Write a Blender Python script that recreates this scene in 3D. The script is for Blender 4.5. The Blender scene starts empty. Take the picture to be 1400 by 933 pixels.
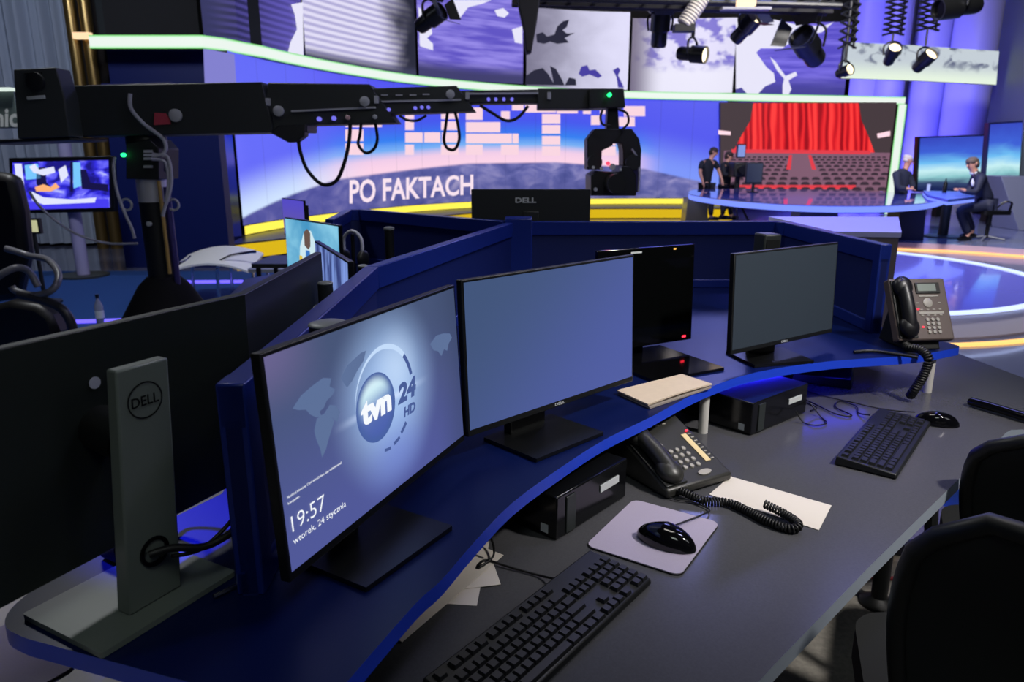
import bpy, bmesh, math, random
from mathutils import Vector, Matrix
random.seed(7)
SC = bpy.context.scene
COL = SC.collection
R = math.radians

# ------------------------------------------------------------------ camera
FPX, PITCH, CAMZ = 980.0, R(14.35), 1.48
cam_d = bpy.data.cameras.new('camera')
cam_d.sensor_width = 36.0
cam_d.lens = FPX / 1400 * 36.0
cam_d.clip_start, cam_d.clip_end = 0.05, 200
cam_d.dof.use_dof = True
cam_d.dof.focus_distance = 1.45
cam_d.dof.aperture_fstop = 6.3
cam = bpy.data.objects.new('camera', cam_d)
COL.objects.link(cam)
cam.location = (0, 0, CAMZ)
cam.rotation_euler = (R(90) - PITCH, 0, 0)
SC.camera = cam

# ------------------------------------------------------------------ world, lamps, exposure
def S(r, g, b):
    f = lambda c: (c / 255) / 12.92 if c / 255 <= 0.04045 else ((c / 255 + 0.055) / 1.055) ** 2.4
    return (f(r), f(g), f(b), 1.0)

W = bpy.data.worlds.new('world')
SC.world = W
W.use_nodes = True
W.node_tree.nodes['Background'].inputs[0].default_value = (0.22, 0.25, 0.42, 1)
W.node_tree.nodes['Background'].inputs[1].default_value = 0.05
SC.view_settings.view_transform = 'Standard'
SC.view_settings.look = 'None'
SC.view_settings.exposure = 0.0
SC.view_settings.gamma = 1.0
SC.view_settings.use_curve_mapping = False

def area(name, loc, target, size, power, color, sy=None):
    d = bpy.data.lights.new(name, 'AREA')
    d.energy, d.color, d.size = power, color, size
    if sy:
        d.shape = 'RECTANGLE'; d.size_y = sy
    o = bpy.data.objects.new(name, d)
    COL.objects.link(o)
    o.location = loc
    o.rotation_euler = (Vector(target) - Vector(loc)).to_track_quat('-Z', 'Y').to_euler()
    return o

def spot(name, loc, target, power, color, cone, blend=.6, size=.08):
    d = bpy.data.lights.new(name, 'SPOT')
    d.energy, d.color, d.spot_size, d.spot_blend, d.shadow_soft_size = power, color, R(cone), blend, size
    o = bpy.data.objects.new(name, d); COL.objects.link(o)
    o.location = loc; o.rotation_euler = (Vector(target) - Vector(loc)).to_track_quat('-Z', 'Y').to_euler()
    return o
area('newsroom_ceiling_lamp', (0.8, 2.35, 3.3), (0.5, 1.9, 0.7), 0.7, 12, (1.0, 0.95, 0.88))
spot('desk_spot', (2.1, 0.55, 3.3), (.74, 1.86, .8), 420, (1.0, .95, .91), 46, 1.0, .12)
area('added_right_fill', (3.2, 0.2, 3.3), (1.1, 1.6, 0.0), 0.9, 6, (0.95, 0.97, 1.0))  # unseen lamp added to fill carpet and desk from the right
area('added_rear_fill', (0.3, -1.2, 3.9), (0.6, 1.6, 0.2), 1.0, 15, (0.90, 1.0, 0.95))  # added behind the camera to lighten upright edges and carpet
area('added_left_fill', (-3.2, 5.2, 5.2), (-3.0, 7.4, 0.3), 0.7, 130, (0.95, 0.97, 1.0))  # added out of view to brighten the white table and crane cables
spot('blue_left_spot', (-1.6, 1.65, 2.6), (-.535, 1.11, .89), 1500, (0.03, 0.04, 1.0), 9, .5)
spot('blue_right_spot', (1.7, 3.1, 4.2), (.95, 1.92, .78), 170, (0.06, 0.05, 1.0), 15, .8)
area('blue_studio_lamp', (3.6, 6.2, 4.6), (0.9, 2.2, 0.7), 1.0, 14, (0.28, 0.30, 1.0))
spot('column_spot_low', (9.4, 20.2, 0.5), (11.4, 24.4, 3.2), 2600, (0.16, 0.14, 1.0), 84, .7, .3)
spot('column_spot_high', (8.8, 20.2, 6.9), (11.0, 24.4, 4.0), 2600, (0.22, 0.18, 1.0), 80, .7, .3)
spot('added_cabinet_spot', (2.7, 5.3, 5.2), (1.62, 3.32, 1.19), 900, (0.24, 0.24, 1.0), 15, .6)  # unseen spot added only to brighten the cabinet top
area('added_stage_fill', (3.0, 2.6, 5.8), (3.5, 6.4, 0.1), 0.8, 75, (0.62, 0.62, 1.0))  # out-of-view lamp added to lift the stage riser and nearby floor
area('stage_key_lamp', (5.0, 8.5, 6.2), (7.0, 13.0, 1.0), 1.0, 650, (1.0, 0.95, 0.92))
area('stage_blue_lamp', (4.0, 13.0, 6.3), (5.5, 11.0, 0.0), 2.0, 300, (0.30, 0.33, 1.0))
area('curtain_lamp', (-6.0, 8.0, 4.6), (-8.0, 12.5, 2.6), 0.6, 60, (0.72, 0.80, 1.0))

# ------------------------------------------------------------------ pixel rays (1400x933 frame) to world points
CP, SP = math.cos(PITCH), math.sin(PITCH)
def ray(px, py):
    u, v = (px - 700) / FPX, (466.5 - py) / FPX
    return Vector((u, CP + v * SP, -SP + v * CP))
def Zp(px, py, z):
    d = ray(px, py)
    return Vector((0, 0, CAMZ)) + d * ((z - CAMZ) / d.z)
def Yp(px, py, y):
    d = ray(px, py)
    return Vector((0, 0, CAMZ)) + d * (y / d.y)

# ------------------------------------------------------------------ materials
MATS = {}
def mat(name, rgb, rough=0.5, metal=0.0, spec=0.5, noise=0.0, nscale=60, coat=0.0, bump=0.0):
    if name in MATS: return MATS[name]
    m = bpy.data.materials.new(name); m.use_nodes = True
    nt = m.node_tree; b = nt.nodes['Principled BSDF']
    c = S(*rgb)
    b.inputs['Base Color'].default_value = c
    b.inputs['Roughness'].default_value = rough
    b.inputs['Metallic'].default_value = metal
    b.inputs['Specular IOR Level'].default_value = spec
    b.inputs['Coat Weight'].default_value = coat
    if noise or bump:
        tc = nt.nodes.new('ShaderNodeTexCoord'); n = nt.nodes.new('ShaderNodeTexNoise')
        n.inputs['Scale'].default_value = nscale; n.inputs['Detail'].default_value = 5
        nt.links.new(tc.outputs['Object'], n.inputs['Vector'])
        if noise:
            r = nt.nodes.new('ShaderNodeValToRGB')
            r.color_ramp.elements[0].position = 0.3; r.color_ramp.elements[1].position = 0.7
            r.color_ramp.elements[0].color = tuple(x * (1 - noise) for x in c[:3]) + (1,)
            r.color_ramp.elements[1].color = tuple(min(1, x * (1 + noise)) for x in c[:3]) + (1,)
            nt.links.new(n.outputs['Fac'], r.inputs['Fac']); nt.links.new(r.outputs['Color'], b.inputs['Base Color'])
        if bump:
            bp = nt.nodes.new('ShaderNodeBump'); bp.inputs['Strength'].default_value = bump; bp.inputs['Distance'].default_value = 0.002
            nt.links.new(n.outputs['Fac'], bp.inputs['Height']); nt.links.new(bp.outputs['Normal'], b.inputs['Normal'])
    MATS[name] = m
    return m
def emis(name, rgb, st=1.0):
    if name in MATS: return MATS[name]
    m = bpy.data.materials.new(name); m.use_nodes = True
    b = m.node_tree.nodes['Principled BSDF']
    b.inputs['Base Color'].default_value = (0.01, 0.01, 0.01, 1)
    b.inputs['Emission Color'].default_value = S(*rgb)
    b.inputs['Roughness'].default_value = 0.6; b.inputs['Specular IOR Level'].default_value = 0.08
    b.inputs['Emission Strength'].default_value = st
    MATS[name] = m
    return m

class NG:
    """small shader graph for lit screens; every value is a socket or a number"""
    def __init__(s, name, rough=0.35):
        s.m = bpy.data.materials.new(name); s.m.use_nodes = True
        s.nt = s.m.node_tree; s.b = s.nt.nodes['Principled BSDF']
        s.b.inputs['Base Color'].default_value = (0.012, 0.012, 0.014, 1)
        s.b.inputs['Roughness'].default_value = rough; s.b.inputs['Specular IOR Level'].default_value = 0.2
        uv = s.nt.nodes.new('ShaderNodeUVMap')
        sp = s.nt.nodes.new('ShaderNodeSeparateXYZ')
        s.nt.links.new(uv.outputs[0], sp.inputs[0])
        s.uv, s.u, s.v = uv.outputs[0], sp.outputs[0], sp.outputs[1]
    def put(s, sock, val):
        if isinstance(val, bpy.types.NodeSocket): s.nt.links.new(val, sock)
        else: sock.default_value = val
    def op(s, o, a, b=0.0, c=0.0, clamp=False):
        n = s.nt.nodes.new('ShaderNodeMath'); n.operation = o; n.use_clamp = clamp
        s.put(n.inputs[0], a); s.put(n.inputs[1], b)
        if o in ('MULTIPLY_ADD',): s.put(n.inputs[2], c)
        return n.outputs[0]
    def add(s, a, b): return s.op('ADD', a, b)
    def sub(s, a, b): return s.op('SUBTRACT', a, b)
    def mul(s, a, b): return s.op('MULTIPLY', a, b)
    def lin(s, x, x0, x1):
        n = s.nt.nodes.new('ShaderNodeMapRange'); n.clamp = True; n.interpolation_type = 'SMOOTHSTEP'
        s.put(n.inputs[0], x); n.inputs[1].default_value = x0; n.inputs[2].default_value = x1
        return n.outputs[0]
    def dist(s, cu, cv, su=1.0, sv=1.0):
        a = s.mul(s.sub(s.u, cu), su); b = s.mul(s.sub(s.v, cv), sv)
        return s.op('SQRT', s.add(s.mul(a, a), s.mul(b, b)))
    def mix(s, f, a, b):
        n = s.nt.nodes.new('ShaderNodeMix'); n.data_type = 'RGBA'
        s.put(n.inputs[0], f); s.put(n.inputs[6], a); s.put(n.inputs[7], b)
        return n.outputs[2]
    def ramp(s, f, stops, interp='LINEAR'):
        n = s.nt.nodes.new('ShaderNodeValToRGB'); cr = n.color_ramp; cr.interpolation = interp
        while len(cr.elements) < len(stops): cr.elements.new(0.5)
        for e, (p, c) in zip(cr.elements, stops): e.position = p; e.color = c
        s.put(n.inputs[0], f)
        return n.outputs[0]
    def noise(s, scale, detail=3, su=1.0, sv=1.0, dis=0.0):
        mp = s.nt.nodes.new('ShaderNodeMapping'); mp.inputs['Scale'].default_value = (su, sv, 1)
        s.nt.links.new(s.uv, mp.inputs['Vector'])
        n = s.nt.nodes.new('ShaderNodeTexNoise'); n.inputs['Scale'].default_value = scale
        n.inputs['Detail'].default_value = detail; n.inputs['Distortion'].default_value = dis
        s.nt.links.new(mp.outputs[0], n.inputs['Vector'])
        return n.outputs['Fac']
    def out(s, col, st=1.0):
        s.put(s.b.inputs['Emission Color'], col); s.b.inputs['Emission Strength'].default_value = st
        return s.m

BLUE = mat('blue_lacquer', (3, 18, 68), 0.34, spec=0.3, bump=0.03, nscale=300)
BLUE_LIT = mat('blue_lacquer_lit', (30, 70, 215), 0.4)  # light falling on the shelf edge is put into a brighter blue
BLUE_PANEL = mat('blue_panel', (8, 28, 76), 0.5, bump=0.08, nscale=400)
DESKM = mat('desk_laminate', (74, 74, 77), 0.22, spec=0.25, noise=0.08, nscale=260)
DESKE = mat('desk_edge_band', (150, 160, 172), 0.4)
WHITED = mat('pale_laminate', (200, 193, 190), 0.45)
BLACK = mat('black_plastic', (16, 18, 18), 0.45)
DGREY = mat('dark_grey_plastic', (44, 49, 48), 0.42)
GLOSS = mat('gloss_black', (8, 8, 10), 0.08)
SATIN = mat('satin_black', (14, 15, 16), 0.3)
KEYM = mat('key_black', (20, 21, 23), 0.5)
STEEL = mat('brushed_steel', (170, 170, 175), 0.25, metal=1.0)
CHROME = mat('chrome', (215, 215, 220), 0.1, metal=1.0)
WHITEP = mat('white_paint', (205, 202, 196), 0.4)
PAPER = mat('paper', (214, 206, 196), 0.8)
PAPERY = mat('notepad_paper', (206, 188, 166), 0.8, noise=0.03)
INK = mat('ink', (70, 70, 76), 0.8)
PADM = mat('mousepad_cloth', (166, 157, 178), 0.85, noise=0.03, nscale=400)
PADE = mat('mousepad_rubber', (12, 12, 13), 0.8)
LOGO_S = mat('silver_print', (205, 210, 212), 0.35)
LOGO_D = mat('dark_print', (6, 7, 7), 0.5)
LABELM = mat('white_label', (200, 205, 205), 0.6)
RUBBER = mat('cable_rubber', (14, 14, 15), 0.5)
GCABLE = mat('grey_cable', (186, 186, 196), 0.5)
PHONEM = mat('phone_taupe', (92, 80, 76), 0.5)
PHONEK = mat('phone_charcoal', (44, 44, 41), 0.38)
BTN = mat('button_grey', (160, 156, 148), 0.5)
LCD = mat('lcd_grey', (130, 140, 132), 0.3)
CREAM = mat('cream_strip', (222, 200, 150), 0.6)
LED_R = emis('red_led', (255, 40, 60), 4)
LED_G = emis('green_led', (30, 230, 110), 4)
LED_W = emis('warm_led', (255, 210, 140), 3)
MESHF = mat('chair_mesh', (18, 22, 22), 0.7)
SKIN = mat('skin', (205, 150, 128), 0.5)

# ------------------------------------------------------------------ mesh builder
class MB:
    def __init__(s): s.v, s.f, s.mi, s.uv = [], [], [], []
    def add(s, vs, fs, mi=0, M=None, uvs=None):
        o = len(s.v)
        for p in vs:
            p = Vector(p)
            s.v.append(M @ p if M else p)
        for k, f in enumerate(fs):
            s.f.append([i + o for i in f]); s.mi.append(mi)
            s.uv.append([uvs[i] for i in f] if uvs else None)
        return s
    def box(s, c, d, mi=0, M=None, rz=0.0):
        x, y, z = d[0] / 2, d[1] / 2, d[2] / 2
        T = Matrix.Translation(c) @ Matrix.Rotation(rz, 4, 'Z')
        if M: T = M @ T
        return s.add([(-x,-y,-z),(x,-y,-z),(x,y,-z),(-x,y,-z),(-x,-y,z),(x,-y,z),(x,y,z),(-x,y,z)],
              [(3,2,1,0),(4,5,6,7),(0,1,5,4),(1,2,6,5),(2,3,7,6),(3,0,4,7)], mi, T)
    def hexa(s, bottom, top, mi=0, M=None):
        n = len(bottom)
        fs = [tuple(reversed(range(n))), tuple(range(n, 2*n))] + [(i, (i+1) % n, n+(i+1) % n, n+i) for i in range(n)]
        return s.add(list(bottom) + list(top), fs, mi, M)
    def prism(s, poly, z0, z1, mi=0, M=None, side=None):
        n = len(poly)
        vs = [(p[0], p[1], z0) for p in poly] + [(p[0], p[1], z1) for p in poly]
        s.add(vs, [tuple(reversed(range(n))), tuple(range(n, 2*n))], mi, M)
        return s.add(vs, [(i, (i+1) % n, n+(i+1) % n, n+i) for i in range(n)], mi if side is None else side, M)
    def slab(s, pts, t, mi=0):
        """outline of 3-D points given real thickness t away from the camera along +Y"""
        n = len(pts); b = [Vector(p) + Vector((0, t, 0)) for p in pts]
        return s.add(list(pts) + b, [tuple(range(n)), tuple(reversed(range(n, 2*n)))] + [(i, n+i, n+(i+1) % n, (i+1) % n) for i in range(n)], mi)
    def tube(s, pts, r, n=10, mi=0, M=None, closed=False, r1=None):
        pts = [Vector(p) for p in pts]; N = len(pts)
        vs, fs = [], []
        up = None
        for i, p in enumerate(pts):
            a = pts[(i-1) % N] if (closed or i > 0) else p
            b = pts[(i+1) % N] if (closed or i < N-1) else p
            t = (b - a).normalized()
            if up is None:
                up = t.orthogonal().normalized()
            up = (up - t * up.dot(t))
            if up.length < 1e-6: up = t.orthogonal()
            up.normalize(); w = t.cross(up)
            rr = r if r1 is None else r + (r1 - r) * i / (N - 1)
            for k in range(n):
                a2 = 2 * math.pi * k / n
                vs.append(p + (up * math.cos(a2) + w * math.sin(a2)) * rr)
        L = N if closed else N - 1
        for i in range(L):
            j = (i + 1) % N
            for k in range(n):
                fs.append((i*n+k, i*n+(k+1) % n, j*n+(k+1) % n, j*n+k))
        if not closed:
            fs.append(tuple(reversed(range(n)))); fs.append(tuple(range((N-1)*n, N*n)))
        return s.add(vs, fs, mi, M)
    def lathe(s, prof, n=24, mi=0, M=None):
        vs, fs = [], []
        for r, z in prof:
            for k in range(n):
                a = 2 * math.pi * k / n
                vs.append((r * math.cos(a), r * math.sin(a), z))
        for i in range(len(prof) - 1):
            for k in range(n):
                fs.append((i*n+k, i*n+(k+1) % n, (i+1)*n+(k+1) % n, (i+1)*n+k))
        fs.append(tuple(reversed(range(n)))); fs.append(tuple(range((len(prof)-1)*n, len(prof)*n)))
        return s.add(vs, fs, mi, M)
    def ell(s, c, r, n=20, m=12, mi=0, M=None):
        prof = []
        T = Matrix.Translation(c) @ Matrix.Diagonal((r[0], r[1], r[2], 1))
        if M: T = M @ T
        for i in range(m + 1):
            a = -math.pi/2 + math.pi * i / m
            prof.append((max(1e-4, math.cos(a)), math.sin(a)))
        return s.lathe(prof, n, mi, T)
    def poly(s, pts, mi=0, M=None, uvs=None): return s.add(pts, [tuple(range(len(pts)))], mi, M, uvs)
    def text(s, body, org, xd, yd, w, h, mi=0, M=None, bold=0.0, shear=0.0, f=None):
        vs, fs = text2d(body, bold, shear)
        org, xd, yd = Vector(org), Vector(xd), Vector(yd)
        P = [f(a, b) if f else org + xd * (a * w) + yd * (b * h) for a, b in vs]
        return s.add(P, fs, mi, M)
    def mesh(s, name, mats, smooth=35):
        me = bpy.data.meshes.new(name)
        me.from_pydata([tuple(v) for v in s.v], [], s.f)
        for m in (mats if isinstance(mats, (list, tuple)) else [mats]): me.materials.append(m)
        me.polygons.foreach_set('material_index', s.mi)
        if any(u for u in s.uv):
            l = me.uv_layers.new(name='UVMap')
            for p, u in zip(me.polygons, s.uv):
                if u:
                    for li, c in zip(p.loop_indices, u): l.data[li].uv = c
        if smooth:
            me.polygons.foreach_set('use_smooth', [True] * len(me.polygons))
            me.set_sharp_from_angle(angle=R(smooth))
        me.update()
        return me
    def build(s, name, mats, parent=None, bevel=0.0, smooth=35, loc=None, sub=0, segs=2):
        o = bpy.data.objects.new(name, s.mesh(name, mats, smooth))
        COL.objects.link(o)
        if parent: o.parent = parent
        if loc is not None: o.location = loc
        if bevel:
            b = o.modifiers.new('bevel', 'BEVEL'); b.width = bevel; b.segments = segs; b.limit_method = 'ANGLE'; b.angle_limit = R(40)
        if sub:
            b = o.modifiers.new('subdivision', 'SUBSURF'); b.levels = sub; b.render_levels = sub
        return o

TXT = {}
def text2d(body, bold=0.0, shear=0.0):
    key = (body, bold, shear)
    if key in TXT: return TXT[key]
    c = bpy.data.curves.new('glyphs', 'FONT'); c.body = body; c.offset = bold; c.shear = shear; c.resolution_u = 3
    o = bpy.data.objects.new('glyphs', c); COL.objects.link(o)
    dg = bpy.context.evaluated_depsgraph_get(); dg.update()
    me = bpy.data.meshes.new_from_object(o.evaluated_get(dg))
    vs = [(v.co.x, v.co.y) for v in me.vertices]; fs = [tuple(p.vertices) for p in me.polygons]
    bpy.data.objects.remove(o); bpy.data.meshes.remove(me); bpy.data.curves.remove(c)
    x0, x1 = min(v[0] for v in vs), max(v[0] for v in vs); y0, y1 = min(v[1] for v in vs), max(v[1] for v in vs)
    vs = [((a - x0) / (x1 - x0), (b - y0) / (y1 - y0)) for a, b in vs]
    TXT[key] = (vs, fs)
    return TXT[key]

def tag(o, label, cat, group=None):
    o['label'] = label; o['category'] = cat
    if group: o['group'] = group
    return o
def thing(name, label, cat, loc=(0, 0, 0), rz=0.0, group=None):
    o = bpy.data.objects.new(name, None); COL.objects.link(o)
    o.empty_display_size = 0.1
    o.location = loc; o.rotation_euler = (0, 0, rz)
    return tag(o, label, cat, group)
def inst(me, name, parent, loc, rot=None):
    o = bpy.data.objects.new(name, me); COL.objects.link(o); o.parent = parent; o.location = loc
    if rot: o.rotation_euler = rot
    return o
def struct(o): o['kind'] = 'structure'; return o
def rrect(x0, y0, x1, y1, r, n=5):
    P = []
    for cx, cy, a0 in ((x1-r, y0+r, -90), (x1-r, y1-r, 0), (x0+r, y1-r, 90), (x0+r, y0+r, 180)):
        for i in range(n + 1):
            a = R(a0 + 90 * i / n); P.append((cx + r * math.cos(a), cy + r * math.sin(a)))
    return P
def smooth_path(pts, n=8, closed=False):
    P = [Vector(p) for p in pts]; out = []; N = len(P)
    rng = range(N if closed else N - 1)
    for i in rng:
        p0 = P[(i-1) % N] if (closed or i > 0) else P[i]; p1 = P[i]; p2 = P[(i+1) % N]
        p3 = P[(i+2) % N] if (closed or i < N-2) else p2
        for k in range(n):
            t = k / n
            out.append(0.5 * ((2*p1) + (p2-p0)*t + (2*p0-5*p1+4*p2-p3)*t*t + (3*p1-p0-3*p2+p3)*t**3))
    if not closed: out.append(P[-1])
    return out

# ================================================================== THE SETTING
CARPET = mat('newsroom_carpet', (128, 124, 116), 0.95, noise=0.2, nscale=60, bump=0.3)
BCARPET = mat('blue_carpet', (10, 62, 130), 0.9, noise=0.1, nscale=80)
STUDIOF = mat('studio_floor', (96, 100, 125), 0.12, noise=0.06, nscale=3, coat=0.3)
struct(MB().prism([(-4, -3), (4, -3), (4, 1.9), (1.95, 2.75), (1.1, 4.3), (-1.8, 4.3), (-4, 1.6)], -0.05, 0.002).build('floor', CARPET))
struct(MB().prism([(-14, -4), (14, -4), (14, 3.9), (2.2, 4.4), (-1.0, 5.5), (-2.2, 9.6), (-14, 9.6)], -0.08, 0.0).build('trim_1', BCARPET))
struct(MB().prism([(14, 3.9), (18, 3.9), (18, 27), (-14, 27), (-14, 9.6), (-2.2, 9.6), (-1.0, 5.5), (2.2, 4.4)], -0.08, 0.0).build('trim_2', STUDIOF))
CEIL = mat('ceiling_black', (16, 16, 20), 0.9)
struct(MB().box((1, 11.5, 7.6), (32, 32, 0.1)).build('ceiling', CEIL))
BLUEW = mat('blue_set_wall', (150, 150, 205), 0.5)
DBLUE = mat('dark_blue_wall', (10, 24, 84), 0.5, spec=0.3)
DARKW = mat('dark_wall', (22, 22, 26), 0.8)
GREYW = mat('grey_blue_wall', (104, 116, 132), 0.6)
struct(MB().box((4, 25.6, 3.7), (26, 0.2, 7.6)).build('wall_back', BLUEW))
struct(MB().box((-13.2, 11, 3.7), (0.2, 32, 7.6)).build('wall_left', DARKW))
# grey side wall at the right, running away from the camera
w0, w1 = Yp(1366, 60, 19.5), Yp(1420, 60, 16.0)
struct(MB().prism([(w0.x, w0.y), (w1.x, w1.y), (w1.x + 2.4, w1.y), (w0.x + 2.4, w0.y + .4)], 0, 7.5).build('wall_right', GREYW))
# dark blue flats on the left
a, b = Yp(150, 200, 9.9), Yp(300, 200, 9.9)
struct(MB().prism([(a.x, 9.9), (b.x, 9.9), (b.x, 10.1), (a.x, 10.1)], 0, 2.42).build('wall_left_1', DBLUE))
struct(MB().prism([(-6.3, 11.9), (-4.62, 11.9), (-4.62, 12.05), (-6.3, 12.05)], 0, 3.1).build('wall_left_2', DBLUE))
struct(MB().prism([(-6.6, 12.3), (-4.3, 12.3), (-4.1, 12.6), (-6.6, 12.6)], 3.2, 7.5).build('wall_left_3', mat('flat_green_black', (22, 30, 34), 0.7)))
struct(MB().prism([(-12.5, 12.9), (-6.3, 12.9), (-6.3, 13.1), (-12.5, 13.1)], 0, 7.5).build('wall_left_4', mat('flat_brown_black', (40, 34, 34), 0.8)))

# glossy blue column beside the video wall
COLM = mat('mirror_blue', (70, 90, 200), 0.1, metal=0.9)
o = MB().prism([(-4.46, 10.75), (-4.33, 11.55), (-4.7, 11.62), (-4.85, 10.85)], 0, 2.0).build('column', COLM, bevel=0.01)
tag(o, 'glossy dark blue column at the left end of the big video wall', 'column')

# ------------------------------------------------------------------ curved video wall
WALL = [(-4.33, 11.65), (-4.26, 12.15), (-3.98, 13.25), (-3.35, 14.87), (-2.36, 16.72), (-1.03, 18.2), (0.52, 19.1), (2.17, 19.62), (4.0, 19.75), (5.62, 19.65)]
WP = [(p.x, p.y) for p in smooth_path([(a, b, 0) for a, b in WALL], 5)]
def cumlen(P):
    L = [0]
    for i in range(len(P) - 1): L.append(L[-1] + math.hypot(P[i+1][0]-P[i][0], P[i+1][1]-P[i][1]))
    return L
def offs(P, d):
    out = []
    for i in range(len(P)):
        a, b = P[max(0, i-1)], P[min(len(P)-1, i+1)]
        t = Vector((b[0]-a[0], b[1]-a[1])).normalized()
        out.append((P[i][0] - t.y * d, P[i][1] + t.x * d))       # d>0: away from the viewer
    return out
def hitwall(px, py, P):
    """ray against the upright wall over polyline P: (arc position 0..1, z, point)"""
    d = ray(px, py); L = cumlen(P); best = None
    for i in range(len(P) - 1):
        ax, ay = P[i]; bx, by = P[i+1]; ex, ey = bx-ax, by-ay
        den = d.x * ey - d.y * ex
        if abs(den) < 1e-9: continue
        t = (ax * ey - ay * ex) / den
        s = ((d.x * t - ax) * ex + (d.y * t - ay) * ey) / (ex*ex + ey*ey)
        if t > 0 and (-0.001 <= s <= 1.001 or (i == 0 and s < 0) or (i == len(P)-2 and s > 1)):
            if best is None or t < best[0]: best = (t, (L[i] + s * (L[i+1]-L[i])) / L[-1])
    t, u = best
    return u, CAMZ + d.z * t, Vector((0, 0, CAMZ)) + d * t
def band(P, z0, z1, t, mi=0, mb=None, back=1, uvh=None):
    """upright curved slab over polyline P with uv on its front"""
    mb = mb or MB(); L = cumlen(P); Q = offs(P, t); n = len(P)
    vs = [(x, y, z0) for x, y in P] + [(x, y, z1) for x, y in P]
    uv = [(l / L[-1], 0) for l in L] + [(l / L[-1], 1) for l in L]
    mb.add(vs, [(i, i+1, n+i+1, n+i) for i in range(n-1)], mi, None, uv)
    vs = vs + [(x, y, z0) for x, y in Q] + [(x, y, z1) for x, y in Q]
    fs = []
    for i in range(n-1):
        fs += [(n+i, n+i+1, 3*n+i+1, 3*n+i), (i+1, i, 2*n+i, 2*n+i+1), (2*n+i+1, 2*n+i, 3*n+i, 3*n+i+1)]
    fs += [(0, n, 3*n, 2*n), (n-1, 2*n+n-1, 3*n+n-1, n+n-1)]
    mb.add(vs, fs, back)
    return mb
Z0, Z1 = 0.42, 3.06
wall = thing('video_wall', 'long curved blue video wall showing FAKTY PO FAKTACH above a yellow lit base', 'video wall', (0, 0, 0))
g = NG('video_wall_picture')
hs = []
for px, py in ((333, 298), (400, 266), (460, 246), (540, 235), (640, 224), (760, 222), (880, 231), (960, 249), (985, 256)):
    u, z, _ = hitwall(px, py, WP); hs.append((min(1, max(0, u)), (z - Z0) / (Z1 - Z0)))
hr = g.ramp(g.u, [(u, (h, h, h, 1)) for u, h in hs])
dd = g.sub(g.v, hr)
sky = g.ramp(g.lin(dd, 0.0, 0.62), [(0, S(252, 212, 232)), (0.07, S(240, 204, 232)), (0.19, S(120, 176, 244)), (0.36, S(48, 128, 240)), (0.7, S(66, 88, 236)), (1, S(86, 80, 242))])
side = g.mix(g.lin(g.u, 0.0, 0.42), S(112, 96, 252), S(72, 84, 238))
sky = g.mix(g.mul(g.lin(dd, 0.2, 0.6), 0.7), sky, side)
right = g.mix(g.lin(dd, 0.02, 0.45), S(124, 150, 250), S(80, 86, 238))
sky = g.mix(g.lin(g.u, 0.80, 0.90), sky, right)
left = g.mix(g.lin(dd, 0.0, 0.3), S(206, 226, 255), S(96, 104, 246))
sky = g.mix(g.lin(g.u, 0.30, 0.10), sky, left)
nz = g.noise(1.0, 6, 26, 9, 0.6)
land = g.ramp(nz, [(0.30, S(74, 80, 146)), (0.5, S(104, 106, 172)), (0.66, S(144, 140, 194)), (0.85, S(196, 184, 216))])
land = g.mix(g.lin(dd, -0.32, 0.0), g.mix(0.45, land, S(66, 70, 132)), land)
land = g.mix(g.lin(g.u, .45, .1), land, g.mix(0.6, land, S(62, 64, 150)))
pic = g.mix(g.lin(dd, -0.012, 0.014), land, sky)
PANEL = g.op('GREATER_THAN', g.op('ABSOLUTE', g.sub(g.op('FRACT', g.mul(g.u, 17.0)), 0.5)), 0.49)
pic = g.mix(g.mul(PANEL, 0.22), pic, S(40, 40, 90))
VPIC = g.out(pic, 1.0)
BRICK = emis('letter_pink', (250, 214, 226), 1.0)
GLOWY = emis('letter_glow', (250, 228, 240), 1.0)
mb = band(WP, Z0, Z1, 0.25, 0, None, 1)
W2 = offs(WP, -0.015)
def onwall(px, py): return hitwall(px, py, W2)[2]
def wquad(x0, y0, x1, y1, mi=2):
    mb.add([onwall(x0, y1), onwall(x1, y1), onwall(x1, y0), onwall(x0, y0)], [(0, 1, 2, 3)], mi)
for x0, y0, x1, y1 in (
    (472, 169, 522, 174), (472, 177, 497, 193), (472, 196, 497, 212), (498, 169, 522, 174),
    (554, 150, 566, 163), (554, 166, 566, 178), (554, 181, 578, 195), (580, 181, 602, 195), (604, 181, 627, 195), (554, 198, 566, 212), (603, 150, 627, 163), (603, 166, 627, 178), (603, 198, 627, 212), (566, 145, 603, 149),
    (637, 147, 660, 164), (637, 167, 684, 181), (637, 183, 700, 196), (637, 198, 660, 212), (685, 198, 709, 212), (685, 152, 697, 163), (701, 183, 709, 196),
    (700, 142, 716, 151), (718, 142, 760, 154), (761, 142, 790, 155), (797, 143, 808, 156), (741, 156, 766, 169), (741, 171, 766, 183), (741, 186, 766, 198), (741, 200, 766, 213),
    (797, 142, 808, 156), (853, 145, 882, 159), (808, 158, 820, 171), (820, 142, 832, 156), (846, 160, 868, 173), (832, 174, 844, 186), (822, 188, 842, 199), (822, 200, 842, 213)):
    wquad(x0, y0, x1, y1)
# PO FAKTACH lettering, its lower edge rising to the right as the wall curves
def poft(a, b):
    px = 478 + a * (647 - 478)
    yb = 279 - a * (279 - 266); yt = 246 - a * (246 - 238.5)
    return onwall(px, yb + (yt - yb) * b)
mb.text('PO FAKTACH', (0, 0, 0), (1, 0, 0), (0, 0, 1), 1, 1, 3, None, bold=0.022, f=poft)
o = mb.build('screen', [VPIC, BLACK, BRICK, GLOWY], wall, smooth=20)
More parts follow.
